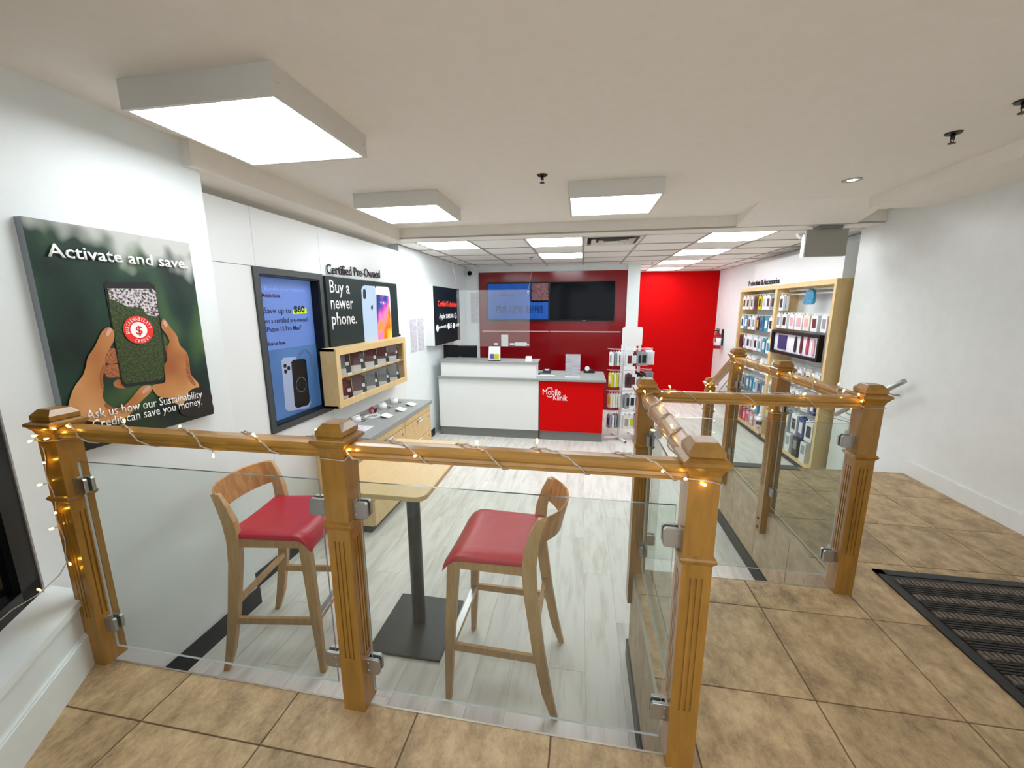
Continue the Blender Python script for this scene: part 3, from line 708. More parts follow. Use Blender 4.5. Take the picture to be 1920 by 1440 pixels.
# ================================================================== FOREST POSTER
XP = -1.918
def pp(x, y): return PX(x/3.2727, 380+y/3.2727, XP)
pc = [PX(43, 407, XP), PX(355, 455, XP), PX(400, 776, XP), PX(120, 832, XP)]
y0, y1, z0, z1 = 1.175, 1.785, .735, 1.63
y0 = (pc[0].y+PX(113, 765, XP).y)/2; y1 = (pc[1].y+pc[2].y)/2; z1 = (pc[0].z+pc[1].z)/2; z0 = pc[2].z
NX = (1, 0, 0)
po = thing('forest_poster', 'large square forest poster showing two hands holding a phone, on the left wall', 'poster', (XL, (y0+y1)/2, z0))
B().box(XL, XP, y0, y1, z0, z1).build('frame', mat('poster_frame_grey', '8f959b', .4), po)
def poster_mat():
    m = bpy.data.materials.new('forest_print'); m.use_nodes = True; N = m.node_tree.nodes; L = m.node_tree.links; b = N['Principled BSDF']; b.inputs['Roughness'].default_value = .3
    tc = N.new('ShaderNodeTexCoord'); sx = N.new('ShaderNodeSeparateXYZ'); L.new(tc.outputs['Generated'], sx.inputs[0])
    mp = N.new('ShaderNodeMapping'); mp.inputs['Scale'].default_value = (0, 1, 1); L.new(tc.outputs['Generated'], mp.inputs[0])
    n1 = N.new('ShaderNodeTexNoise'); n1.inputs['Scale'].default_value = 3.2; n1.inputs['Detail'].default_value = 1.5; L.new(mp.outputs[0], n1.inputs[0])
    r1 = N.new('ShaderNodeValToRGB'); e = r1.color_ramp.elements; e[0].position = .3; e[0].color = (*lin('071a14'), 1); e[1].position = .75; e[1].color = (*lin('4a6a3a'), 1)
    k = e.new(.5); k.color = (*lin('16352a'), 1); L.new(n1.outputs[0], r1.inputs[0])
    n2 = N.new('ShaderNodeTexNoise'); n2.inputs['Scale'].default_value = 7; n2.inputs['Detail'].default_value = 1; L.new(mp.outputs[0], n2.inputs[0])
    # bright sky along the top, reaching further down to the right
    m1 = N.new('ShaderNodeMath'); m1.operation = 'MULTIPLY_ADD'; L.new(sx.outputs[1], m1.inputs[0]); m1.inputs[1].default_value = .16; L.new(sx.outputs[2], m1.inputs[2])
    m2 = N.new('ShaderNodeMath'); m2.operation = 'MULTIPLY_ADD'; L.new(n2.outputs[0], m2.inputs[0]); m2.inputs[1].default_value = .38; L.new(m1.outputs[0], m2.inputs[2])
    mr = N.new('ShaderNodeMapRange'); mr.inputs['From Min'].default_value = 1.14; mr.inputs['From Max'].default_value = 1.26; L.new(m2.outputs[0], mr.inputs[0])
    mx = N.new('ShaderNodeMixRGB'); L.new(mr.outputs[0], mx.inputs[0]); L.new(r1.outputs[0], mx.inputs[1]); mx.inputs[2].default_value = (*lin('b4b6b0'), 1)
    mr2 = N.new('ShaderNodeMapRange'); mr2.inputs['From Min'].default_value = 0; mr2.inputs['From Max'].default_value = .3; mr2.inputs['To Min'].default_value = .35; L.new(sx.outputs[2], mr2.inputs[0])
    mu = N.new('ShaderNodeMixRGB'); mu.blend_type = 'MULTIPLY'; mu.inputs[0].default_value = 1; L.new(mx.outputs[0], mu.inputs[1]); L.new(mr2.outputs[0], mu.inputs[2])
    L.new(mu.outputs[0], b.inputs['Base Color']); return m
B().box(XP, XP+.001, y0, y1, z0, z1).build('print', poster_mat(), po)
SKIN = mat('printed_skin', '9c5c30', .35, c2='d8a068', scale=(1, 1, 1), noise=5, detail=1, ramp=(.3, .7), co2='bf814a')
SKD = mat('printed_skin_shade', '7c421f', .35, c2='b9744a', noise=30, detail=2)
NAIL = mat('printed_nail', 'd2a090', .35)
SLV = mat('printed_sleeve', '1d140f', .4)
FOR2 = mat('printed_forest_detail', '10190f', .3, c2='566a36', noise=22, detail=8, ramp=(.35, .75))
SKY2 = mat('printed_sky_detail', '2c2622', .3, c2='d2c9cc', noise=20, detail=6, ramp=(.42, .55))
def pshape(pts, mt, off, name, sm=True):
    q = [pp(*p) for p in pts]
    if sm: q = smooth(q)
    return face(q, NX, name, mt, po, off)
pshape([(640,950),(665,903),(700,893),(760,930),(760,985),(655,985)], SKD, .0015, 'printed_finger')
pshape([(645,1005),(700,985),(770,1000),(770,1055),(670,1075),(640,1045)], SKD, .0015, 'printed_finger')
pshape([(693,1108),(722,1085),(765,1100),(765,1138),(712,1134)], SKIN, .0015, 'printed_finger')
pshape([(1012,880),(1040,890),(1045,940),(1012,975)], SKD, .0015, 'printed_finger')
pshape([(635,505),(655,488),(912,487),(945,508),(985,740),(1018,965),(1008,1100),(765,1132),(742,1112),(690,800)], INKB, .003, 'printed_phone', False)
pshape([(650,524),(930,527),(948,545),(976,760),(1008,1000),(1000,1082),(768,1112),(745,1090),(700,830)], FOR2, .004, 'printed_screen', False)
pshape([(652,526),(930,529),(948,548),(970,700),(900,690),(850,640),(780,640),(700,600),(668,590)], SKY2, .005, 'printed_sky', False)
pshape([(665,765),(690,788),(690,845),(662,900),(636,955),(640,1010),(616,1070),(628,1130),(622,1190),(650,1235),(705,1262),(760,1240),(815,1180),(860,1130),(905,1120),(930,1136),(905,1175),(862,1215),(830,1255),(770,1315),(700,1345),(600,1345),(520,1335),(470,1290),(414,1255),(428,1180),(455,1120),(500,1060),(520,1000),(532,945),(575,880),(612,800),(640,772)], SKIN, .006, 'printed_hand')
pshape([(985,725),(1003,714),(1035,760),(1078,815),(1098,875),(1140,920),(1155,985),(1165,1055),(1215,1120),(1190,1200),(1090,1240),(1035,1200),(985,1195),(945,1170),(930,1120),(1005,1100),(1000,1010),(1020,955),(1012,900),(1032,850),(1008,800),(985,770)], SKIN, .006, 'printed_hand')
pshape([(1150,1160),(1215,1133),(1288,1175),(1296,1225),(1300,1285),(1200,1315),(1100,1290),(1130,1215)], SLV, .0068, 'printed_sleeve')
SKS = mat('printed_skin_crease', '9c5f34', .35)
pshape([(622,1000),(640,1005),(622,1070),(628,1130),(615,1135),(604,1070)], SKS, .0068, 'printed_crease')
pshape([(640,1230),(700,1262),(760,1240),(765,1252),(705,1285),(640,1255)], SKS, .0068, 'printed_crease')
pshape([(1135,930),(1150,985),(1160,1055),(1195,1110),(1180,1120),(1140,1060),(1135,990)], SKD, .0068, 'printed_crease')
pshape([(645,790),(662,772),(676,782),(660,812),(640,820)], NAIL, .0075, 'printed_nail')
pshape([(862,1160),(890,1128),(915,1128),(905,1150),(872,1172)], NAIL, .0075, 'printed_nail')
pshape([(990,735),(1003,722),(1020,748),(1008,765)], NAIL, .0075, 'printed_nail')
bc = pp(842, 781); br = (pp(934, 781)-pp(750, 781)).length/2
Y_, Z_ = Vector((0, 1, 0)), Vector((0, 0, 1))
face(ring(bc, Y_, Z_, br), NX, 'printed_badge', INKR, po, .008)
face(ring(bc, Y_, Z_, br*.56), NX, 'printed_badge_centre', INKW, po, .009)
text('$', bc+Y_*-br*.22-Z_*br*.3, bc+Y_*br*.22-Z_*br*.3, br*.6, NX, INKR, po, off=.0105, bold=0.0090)
o = arc_text('SUSTAINABILITY', bc+Vector((.0095, 0, 0)), Y_, Z_, br*.67, 200, 5, br*.22, NX, INKW, po)
o = arc_text('CREDIT', bc+Vector((.0095, 0, 0)), Y_, Z_, br*.9, 240, 325, br*.22, NX, INKW, po)
text('Activate and save.', pp(282, 328), pp(1145, 405), (pp(295, 250)-pp(292, 328)).length, NX, INKW, po, off=.009, bold=0.014)
text('Ask us how our Sustainability', pp(522, 1333), pp(1232, 1195), .037, NX, INKW, po, off=.009, bold=0.0018)
text('Credit can save you money.', pp(560, 1392), pp(1232, 1238), .037, NX, INKW, po, off=.009, bold=0.0018)

# ================================================================== LEFT WALL SCREEN (portrait)
tv = thing('portrait_screen', 'tall portrait advertising screen sunk in a charcoal frame, showing a pale blue phone offer', 'screen', (-2.08, 2.69, .445))
ya, yb, za, zb = 2.335, 3.038, .447, 1.563
b = B(); w = .042
for (a, c, d, e) in ((ya, yb, za, za+w), (ya, yb, zb-w, zb), (ya, ya+w, za+w, zb-w), (yb-w, yb, za+w, zb-w)): b.box(-2.19, -2.068, a, c, d, e)
b.build('frame', FRM, tv)
b = B(); w2 = .012
for (a, c, d, e) in ((ya+w, yb-w, za+w, za+w+w2), (ya+w, yb-w, zb-w-w2, zb-w), (ya+w, ya+w+w2, za+w, zb-w), (yb-w-w2, yb-w, za+w, zb-w)): b.box(-2.155, -2.075, a, c, d, e)
b.build('bezel', BEZ, tv)
XS = -2.146
SCR = emission_tex(mat('screen_blue', '5e79b8', .4, c2='516ca8', scale=(1, 1, 1), noise=1.5, detail=1, spec=.3), .22)
SCR2 = emission_tex(mat('screen_blue_low', '3f5f90', .4, c2='4a709c', scale=(1, 1, 1), noise=2, detail=1, spec=.3), .22)
B().box(-2.16, XS, ya+w, yb-w, za+w, zb-w).build('display', SCR, tv)
def sp_(x, y): return PX(x/4.235+460, 490+y/4.235, XS)
def tshape(pts, mt, off, name, sm=False):
    q = [sp_(*p) for p in pts]; return face(smooth(q) if sm else q, NX, name, mt, tv, off)
y_l, y_r = ya+w+w2, yb-w-w2
q1 = [Vector((XS, y_l, sp_(240, 735).z)), Vector((XS, y_l+.05, sp_(240, 700).z)), Vector((XS, y_r, sp_(560, 655).z)), Vector((XS, y_r, za+w+w2)), Vector((XS, y_l, za+w+w2))]
face(q1, NX, 'display_shape', SCR2, tv, .0008)
MB_ = emission_tex(mat('screen_phone_back', '8490a8', .3), .25); MBK = mat('screen_phone_dark', '0c1420', .2); MLN = emission_tex(mat('screen_line', '6b6f78', .4), .3)
INKN = mat('screen_ink_navy', '141d38', .3); INKM = mat('screen_ink_maroon', '6a1d38', .3)
tshape([(285,790),(305,765),(400,760),(520,1120),(500,1165),(340,1190),(318,1170)], MB_, .0014, 'display_phone')
tshape([(362,800),(380,782),(462,772),(480,785),(510,1110),(498,1140),(412,1165),(392,1150)], MBK, .002, 'display_phone')
for (cx, cy) in ((313, 830), (342, 848), (318, 874)):
    c = sp_(cx, cy); face(ring(c, Y_, Z_, .016, 16), NX, 'display_lens', MBK, tv, .0026)
c = sp_(442, 978)
b = B(); n = 32
for i in range(n):
    a0_, a1_ = 2*math.pi*i/n, 2*math.pi*(i+1)/n
    b.add([c+Vector((.0032, 0, 0))+Y_*r*math.cos(a)+Z_*r*math.sin(a) for a, r in ((a0_, .055), (a1_, .055), (a1_, .058), (a0_, .058))], [(0, 1, 2, 3)])
b.build('display_ring', MLN, tv)
c = sp_(472, 782)
b = B()
for i in range(26):
    a0_, a1_ = math.radians(-50+230*i/26), math.radians(-50+230*(i+1)/26)
    b.add([c+Vector((.0016, 0, 0))+Y_*r*math.cos(a)+Z_*r*math.sin(a) for a, r in ((a0_, .078), (a1_, .078), (a1_, .081), (a0_, .081))], [(0, 1, 2, 3)])
b.build('display_ring', INKM, tv)
arc_text('EXPERT CERTIFIED', c+Vector((.0008, 0, 0)), Y_, Z_, .060, 175, -45, .012, NX, INKM, tv)
def ttx(s, a, b_, h, mt, bold=0, off=.0016): text(s, sp_(*a), sp_(*b_), h, NX, mt, tv, off=off, bold=bold)
ttx('Mobile Klinik', (133, 283), (278, 288), .024, INKM, .012)
ttx('Save up to', (150, 414), (362, 412), .042, INKN, .005)
tshape([(375, 385), (483, 372), (487, 412), (378, 420)], emission_tex(mat('screen_highlight', 'a3bc1c', .4), .4), .0012, 'display_highlight')
ttx('$60', (385, 404), (470, 402), .048, INKB, .03, .0026)
ttx('on a certified pre-owned', (157, 493), (492, 478), .034, INKN, .004)
ttx('iPhone 12 Pro Max*', (165, 562), (445, 541), .034, INKN, .004)
ttx('Ask us how.', (178, 672), (322, 655), .026, INKB, .02)
ttx('Bundle your internet', (150, 232), (470, 245), .028, emission_tex(mat('screen_ghost', '6b82bd', .4), .5), .0)

# ================================================================== PRE-OWNED SIGN
o_ = thing('wall_lettering', 'black raised lettering reading Certified Pre-Owned on the left wall', 'lettering', (-2.08, 3.5, 1.6))
text('Certified Pre-Owned', PX(612, 513, -2.07), PX(712, 521.5, -2.07), .078, NX, INKB, o_, depth=.006, off=.001, bold=0.006)
sg = thing('advert_board', 'dark slate advert board reading Buy a newer phone above the wooden phone case', 'sign', (-2.08, 3.68, .965))
XB = -2.055; ya, yb, za, zb = 3.055, 4.345, .975, 1.557
B().box(-2.08, XB, ya, yb, za, zb).build('board', SLATE, sg, bev=.002)
def bp_(x, y): return PX(440+x/4.114, 480+y/4.114, XB)
def bshape(pts, mt, off, name, sm=False): 
    q = [bp_(*p) for p in pts]; return face(smooth(q, 3) if sm else q, NX, name, mt, sg, off)
PBK = mat('print_pale_blue', 'b9cfe8', .35); 
bshape([(976,262),(984,236),(1000,226),(1080,233),(1092,300),(1110,655),(1004,668),(990,480)], PBK, .001, 'printed_phone')
bshape([(990,262),(1000,254),(1010,270),(1012,320),(1000,333),(990,318)], INKB, .002, 'printed_camera', True)
bshape([(1082,250),(1092,233),(1178,239),(1190,255),(1196,300),(1213,634),(1105,655),(1090,400)], INKW, .002, 'printed_phone')
def grad_mat():
    m = bpy.data.materials.new('wallpaper_print'); m.use_nodes = True; N = m.node_tree.nodes; L = m.node_tree.links; b = N['Principled BSDF']; b.inputs['Roughness'].default_value = .35
    tc = N.new('ShaderNodeTexCoord'); sx = N.new('ShaderNodeSeparateXYZ'); L.new(tc.outputs['Generated'], sx.inputs[0])
    n = N.new('ShaderNodeTexNoise'); n.inputs['Scale'].default_value = 2; L.new(tc.outputs['Generated'], n.inputs[0])
    a = N.new('ShaderNodeMath'); a.operation = 'MULTIPLY_ADD'; L.new(sx.outputs[1], a.inputs[0]); a.inputs[1].default_value = .55
    s = N.new('ShaderNodeMath'); s.operation = 'MULTIPLY_ADD'; L.new(sx.outputs[2], s.inputs[0]); s.inputs[1].default_value = -.45; L.new(n.outputs[0], s.inputs[2]); L.new(s.outputs[0], a.inputs[2])
    r = N.new('ShaderNodeValToRGB'); r.color_ramp.elements.remove(r.color_ramp.elements[1])
    for p, c in ((.0, '1c2c6c'), (.28, '2b4ba8'), (.38, 'c23bb0'), (.5, 'ef7ad0'), (.62, 'f5a23a'), (.78, 'f4541e'), (.95, 'f7cf28')):
        e = r.color_ramp.elements.new(p) if p else r.color_ramp.elements[0]; e.position = p; e.color = (*lin(c), 1)
    L.new(a.outputs[0], r.inputs[0]); L.new(r.outputs[0], b.inputs['Base Color']); return m
bshape([(1090,296),(1184,308),(1206,520),(1210,633),(1106,654),(1092,400)], grad_mat(), .003, 'printed_screen')
# small fruit-like mark on the phone back
bshape([(1052,385),(1058,378),(1064,385),(1064,405),(1058,416),(1051,405)], INKB, .002, 'printed_mark', True)
bshape([(1058,375),(1062,368),(1063,372)], INKB, .002, 'printed_mark')
text('9:41', bp_(1120, 372), bp_(1160, 374), .03, NX, INKW, sg, off=.004)
for s, a, b_, h in (('Buy a', (735, 282), (888, 292), .105), ('newer', (744, 408), (916, 408), .105), ('phone.', (752, 534), (942, 520), .105)):
    text(s, bp_(*a), bp_(*b_), h, NX, INKW, sg, off=.0012, bold=0.0063)
B().cyl((XB-.005, 4.35, .99), (XB+.01, 4.35, .99), .01, n=8).build('fixing', BLACK, sg)

# ================================================================== PHONE DISPLAY CASE
cs = thing('display_case', 'shallow birch wall case with glass front holding two rows of phones', 'display case', (-2.08, 3.6, .48))
x0, x1, ya, yb, za, zb = -2.08, -1.95, 2.925, 4.225, .485, .975; fw = .055
b = B().box(x0, x1, ya, ya+.02, za, zb).box(x0, x1, yb-.02, yb, za, zb).box(x0, x1, ya, yb, za, za+.02).box(x0, x1, ya, yb, zb-.02, zb).box(x0, x0+.006, ya, yb, za, zb)
b.build('carcass', LAM, cs)
b = B()
for (a, c, d, e) in ((ya, yb, za, za+fw), (ya, yb, zb-fw, zb), (ya, ya+fw, za+fw, zb-fw), (yb-fw, yb, za+fw, zb-fw)): b.box(x1, x1+.016, a, c, d, e)
b.build('door_frame', LAM, cs, bev=.0015)
B().box(x1-.001, x1+.003, ya+fw, yb-fw, za+fw, zb-fw).build('glass', CASEG, cs)
zm = (za+zb)/2
B().box(x0+.006, x1-.004, ya+.02, yb-.02, zm-.006, zm+.006).build('shelf', LAM, cs)
divs = [ya+fw+.235*(k+1) for k in range(4)]
for v in divs:
    for (d, e) in ((za+.02, zm-.006), (zm+.006, zb-.02)): B().box(x0+.006, x1-.045, v-.002, v+.002, d, e).build('divider', LAM, cs)
DKR = mat('card_maroon', '4c2029', .5, c2='6b3a40', scale=(1, 40, 60), noise=3, ramp=(.5, .6)); GRC = mat('card_grey', '5d6163', .5, c2='83878a', scale=(1, 40, 60), noise=3, ramp=(.5, .6)); CARDW = mat('card_white', 'cfcbca', .5)
PHB = mat('phone_body_dark', '24262b', .3)
for row, (zf, arr) in enumerate(((zm+.006, 'gmmmm'), (za+.02, 'mmggg'))):
    rn = ('upper', 'lower')[row]
    for k in range(5):
        yc = ya+fw+.012+.235*k; xk = -1.985
        ord_ = ('first', 'second', 'third', 'fourth', 'fifth')[k]
        cdv = thing('spec_card', '%s price card for a phone, %s cell of the %s row in the birch case' % ('maroon' if arr[k] == 'm' else 'grey', ord_, rn), 'card', (xk, yc+.04, zf), 'price cards in the birch case')
        Rz = Matrix.Rotation(math.radians(-32), 3, 'Z'); cc = Vector((xk, yc+.04, zf))
        B().box(xk, xk+.008, yc+.002, yc+.092, zf+.062, zf+.205, R=Rz, c=cc).build('card_face', DKR if arr[k] == 'm' else GRC, cdv)
        B().box(xk, xk+.010, yc, yc+.094, zf, zf+.062, R=Rz, c=cc).build('card_foot', CARDW, cdv)
        ph = thing('display_phone', 'dark phone standing on a clip, %s cell of the %s row in the birch case' % (ord_, rn), 'phone', (xk, yc+.155, zf), 'phones in the birch case')
        R_ = Rz @ Matrix.Rotation(math.radians(-10), 3, 'Y'); c0 = Vector((xk, yc+.155, zf))
        B().box(xk-.005, xk+.005, yc+.118, yc+.192, zf+.012, zf+.175, R=R_, c=c0).build('body', PHB, ph, bev=.004)
        B().box(xk+.005, xk+.0065, yc+.14, yc+.178, zf+.075, zf+.105, R=R_, c=c0).build('tag', WHITEP, ph)
        B().box(xk-.025, xk+.022, yc+.125, yc+.185, zf, zf+.012).build('stand', WHITEP, ph)

# ================================================================== DRAWER CABINET AND TOP
cb = thing('drawer_cabinet', 'low birch drawer cabinet on a black plinth by the left wall', 'cabinet', (-1.84, 3.4, ZL))
ya, yb = 2.76, 4.04
B().box(-2.078, -1.62, ya, yb, ZL+.075, .275).build('body', LAM, cb)
B().box(-2.078, -1.66, ya+.03, yb-.02, ZL, ZL+.075).build('plinth', BLACK, cb)
for j in range(2):
    q0 = ya+.004+(yb-ya)/2*j; q1 = ya-.004+(yb-ya)/2*(j+1)
    for k, (d, e) in enumerate(((.21, .272), (-.005, .204), (-.22, -.011), (-.44, -.226))):
        dr = B().box(-1.62, -1.60, q0, q1, d, e).build('drawer' if k else 'fascia', LAM, cb, bev=.0015)
        if k:
            B().box(-1.60, -1.575, (q0+q1)/2-.05, (q0+q1)/2+.05, e-.010, e-.006).box(-1.58, -1.575, (q0+q1)/2-.05, (q0+q1)/2+.05, e-.03, e-.006).build('handle', WHITEP, dr)
            B().cyl((-1.60, q1-.06, e-.05), (-1.594, q1-.06, e-.05), .010, n=12).build('lock', STEEL, dr)
wt = B().box(-2.078, -1.585, ya-.02, yb+.02, .275, .312).build('worktop', GREYT, cb, bev=.002)
B().box(-2.0, -1.998, ya+.1, yb-.2, .3125, .3135).box(-1.86, -1.858, ya+.55, yb-.1, .3125, .3135).build('cable_slot', BLACK, cb)
zt2 = .3125
lf = B().box(-1.93, -1.70, 2.80, 3.02, zt2, zt2+.012).build('price_leaflet', mat('leaflet_print', 'dcdce4', .4, c2='c98a92', noise=9, ramp=(.55, .62)), None, bev=.003)
tag(lf, 'white leaflet tablet with pink print lying at the near end of the grey worktop', 'leaflet')
def dock(x, y, label, h=.05):
    d = thing('charging_stand', label, 'phone stand', (x, y, zt2), 'white stands on the grey worktop')
    B().cyl((x, y, zt2), (x, y, zt2+h), .042, .034, n=18).build('base', WHITEP, d)
    B().box(x-.035, x+.02, y-.03, y+.03, zt2+h, zt2+h+.008, R=Matrix.Rotation(math.radians(-20), 3, 'Y'), c=Vector((x, y, zt2+h))).build('plate', WHITEP, d, bev=.002)
    B().tube([(x+.04, y, zt2+.006), (x+.06, y+.02, zt2+.003), (x+.05, y+.06, zt2+.003), (x+.0, y+.07, zt2+.003)], .0025, n=5).build('cable', INKB, d)
dock(-1.93, 3.14, 'white round phone stand on the grey worktop, nearest to the leaflet')
dock(-1.93, 3.62, 'white phone stand on the grey worktop, second from its far end')
dock(-1.92, 3.85, 'white phone stand on the grey worktop, farthest back')
co = thing('coiled_cable', 'loose white coiled cable on the grey worktop beside the red watch', 'cable', (-1.88, 3.34, zt2))
pts = []
for i in range(70):
    a = i*.33; rr = .055+.012*math.sin(i*.21)
    pts.append((-1.88+rr*math.cos(a), 3.33+rr*1.3*math.sin(a), zt2+.004+.002*math.sin(i*.4)))
B().tube(pts, .003, n=5).build('cable', WHITEP, co)
wa = thing('smart_watch', 'red banded smart watch standing on the grey worktop', 'watch', (-1.93, 3.42, zt2))
B().tube([(-1.93+.028*math.cos(a*.5), 3.42, zt2+.032+.03*math.sin(a*.5)) for a in range(13)], .011, n=8).build('strap', mat('watch_red', 'b83a40', .4), wa)
B().box(-1.905, -1.893, 3.40, 3.44, zt2+.02, zt2+.055).build('watch_face', BLACK, wa, bev=.003)
for i, (px, py, an) in enumerate(((-1.74, 3.34, 20), (-1.71, 3.58, 20), (-1.70, 3.80, 20))):
    lb = ('nearest', 'middle', 'farthest')[i]
    q = thing('price_tag', 'small white tilted price tag at the front edge of the grey worktop, %s of three' % lb, 'price tag', (px, py, zt2), 'price tags on the grey worktop')
    B().box(px-.05, px+.035, py-.05, py+.05, zt2+.01, zt2+.014, R=Matrix.Rotation(math.radians(14), 3, 'Y'), c=Vector((px, py, zt2+.01))).build('plate', WHITEP, q, bev=.001)
    B().box(px-.05, px-.03, py-.04, py+.04, zt2, zt2+.02).build('foot', GREYK, q)

# papers on the left wall
for i, (a, b_) in enumerate(((4.70, 4.90), (4.93, 5.14))):
    q = tag(B().box(-2.08, -2.079, a, b_, .74, 1.16).build('notice_sheet', PAPER, None), '%s of two printed white sheets taped side by side on the left wall' % ('left' if i == 0 else 'right'), 'paper', 'printed sheets on the left wall')

# technician light box
lb = thing('technician_sign', 'dark sign box reading Certified Technicians projecting from the left wall above the counter', 'sign', (-2.02, 5.8, .78))
ya, yb, za, zb = 5.20, 6.36, .785, 1.58; XT = -1.95
B().box(-2.08, XT-.004, ya, yb, za, zb).build('box', WHITE, lb, bev=.002)
B().box(XT-.004, XT, ya, yb, za, zb).build('front', mat('sign_dark', '101c1f', .5, spec=.2), lb)
def q_(x, y): return PX(805+x/11.08, 530+y/11.08, XT)
text('Certified Technicians', q_(180, 492), q_(566, 500), .075, NX, emission_tex(mat('sign_red', 'ff3a22', .4), .6), lb, bold=0.0090)
IW = emission_tex(mat('sign_white', 'e8eef0', .4), .3)
text('Apple', q_(205, 745), q_(320, 742), .07, NX, IW, lb, bold=0.0090); text('SAMSUNG', q_(345, 740), q_(500, 728), .06, NX, IW, lb, bold=0.0135); text('G', q_(522, 745), q_(565, 740), .085, NX, IW, lb, bold=0.0090)
text('motorola', q_(200, 958), q_(355, 930), .045, NX, IW, lb, bold=0.0135); text('LG', q_(420, 940), q_(465, 930), .07, NX, IW, lb, bold=0.0135); text('HUAWEI', q_(545, 915), q_(622, 900), .045, NX, IW, lb, bold=0.0135)
for c, r in (((168, 945), .048), ((397, 905), .045), ((508, 893), .045)): face(ring(q_(*c), Y_, Z_, r, 16), NX, 'logo', IW, lb, .001)

# ================================================================== SERVICE COUNTER
ct = thing('service_counter', 'white service counter with grey top and red right section lettered Mobile Klinik', 'counter', (-.84, 5.7, ZL))
YF = 5.37
B().box(-1.985, -.562, YF, 6.05, ZL+.13, .318).build('white_front', WHITE, ct)
B().box(-.552, .305, YF+.005, 6.05, ZL+.13, .318).build('red_front', REDC, ct)
B().box(-1.98, -.562, YF+.03, 6.02, ZL, ZL+.128).build('kick_plate', GREYK, ct)
B().box(-.552, .30, YF+.03, 6.02, ZL, ZL+.128).build('kick_plate', GREYK, ct)
B().box(-.561, -.553, YF+.004, 6.0, ZL, .318).build('joint', BLACK, ct)
B().box(-1.99, .33, YF-.03, 6.09, .318, .348).build('countertop', GREYT, ct, bev=.002)
B().box(-1.95, -.60, YF+.02, YF+.30, .348, .545).build('raised_front', WHITE, ct)
B().box(-1.98, -.58, YF+.0, YF+.38, .545, .567).build('raised_shelf', GREYT, ct, bev=.002)
NY = (0, -1, 0)
def l_(x, y): return PY(1005+x/27.43, 720+y/27.43, YF+.004)
text('Mobile', l_(350, 545), l_(1270, 565), .078, NY, INKW, ct, off=.002, bold=0.0000)
text('Klinik', l_(885, 830), l_(1610, 862), .078, NY, INKW, ct, off=.002, bold=0.0000)
b = B()
for pts in (((590, 280), (590, 215), (620, 195), (800, 195), (835, 215), (835, 330)), ((585, 590), (600, 640), (630, 665), (800, 665), (830, 640), (840, 590))):
    b.tube([l_(*p)+Vector((0, -.003, 0)) for p in pts], .0045, n=5)
b.build('logo_outline', INKW, ct)
# on and behind the counter
mo = thing('monitor', 'black computer monitor seen from behind at the left end of the counter', 'monitor', (-1.79, 5.82, .35))
B().box(-2.05, -1.53, 5.80, 5.83, .47, .745).build('screen_back', BEZ, mo, bev=.006)
B().box(-1.82, -1.76, 5.83, 5.85, .36, .6).build('neck', BEZ, mo)
B().box(-1.90, -1.68, 5.76, 5.92, .348, .36).build('foot', BEZ, mo, bev=.003)
B().box(-1.81, -1.76, 5.797, 5.80, .565, .575).build('badge', STEEL, mo)
ea = thing('leaflet_holder', 'white counter card with purple and yellow phones, on the raised shelf', 'counter card', (-1.18, 5.44, .567))
B().prism([(-1.27, 5.42, .567), (-1.10, 5.42, .567), (-1.105, 5.45, .765), (-1.265, 5.45, .765)], (0, .004, 0)).build('card', WHITEP, ea)
B().box(-1.27, -1.10, 5.415, 5.47, .567, .582).build('base', BLACK, ea)
B().box(-1.245, -1.19, 5.418, 5.423, .60, .665).build('printed_phone', mat('print_purple', '6b5a9c', .5), ea)
B().box(-1.18, -1.12, 5.418, 5.423, .60, .665).build('printed_phone', mat('print_yellow', 'c3c81a', .5), ea)
tag(B().prism([(-.755, 5.43, .567), (-.665, 5.43, .567), (-.67, 5.45, .635), (-.75, 5.45, .635)], (0, .04, 0)).build('card_reader_stand', WHITEP, None, bev=.003), 'small white tilted stand at the right end of the raised shelf', 'stand')
ac = thing('notice_stand', 'white upright notice sheet in an acrylic stand on the grey countertop', 'notice', (-.11, 5.52, .348))
B().box(-.21, -.01, 5.52, 5.524, .36, .665).build('sheet', PAPER, ac)
B().box(-.215, -.005, 5.512, 5.518, .35, .67).build('acrylic_front', CASEG, ac)
B().box(-.215, -.005, 5.49, 5.57, .348, .352).build('acrylic_foot', WHITEP, ac)
td = thing('tape_dispenser', 'black tape dispenser at the right end of the grey countertop', 'tape dispenser', (.12, 5.93, .348))
B().prism([(.04, 5.90, .35), (.2, 5.90, .35), (.2, 5.90, .39), (.15, 5.90, .40), (.11, 5.90, .42), (.06, 5.90, .41), (.04, 5.90, .38)], (0, .06, 0)).build('body', BLACK, td, bev=.004)
B().cyl((.09, 5.895, .415), (.09, 5.935, .415), .032, n=18).build('tape_roll', WHITEP, td)
pt = thing('payment_terminal', 'small black payment terminal with cable on the countertop beside the raised shelf', 'payment terminal', (-.5, 5.85, .348))
B().prism([(-.55, 5.80, .35), (-.43, 5.80, .35), (-.43, 5.90, .385), (-.55, 5.90, .385)], (0, 0, .012)).build('body', BLACK, pt, bev=.004)
B().box(-.52, -.46, 5.84, 5.88, .385, .40).build('receipt', WHITEP, pt)
B().tube([(-.55, 5.82, .355), (-.62, 5.75, .353), (-.57, 5.68, .353), (-.64, 5.62, .353)], .004, n=5).build('cable', BLACK, pt)
tag(B().box(-.60, -.36, 5.60, 5.66, .348, .3495).build('paper_slip', WHITEP, None), 'thin white paper strip lying on the countertop', 'paper')

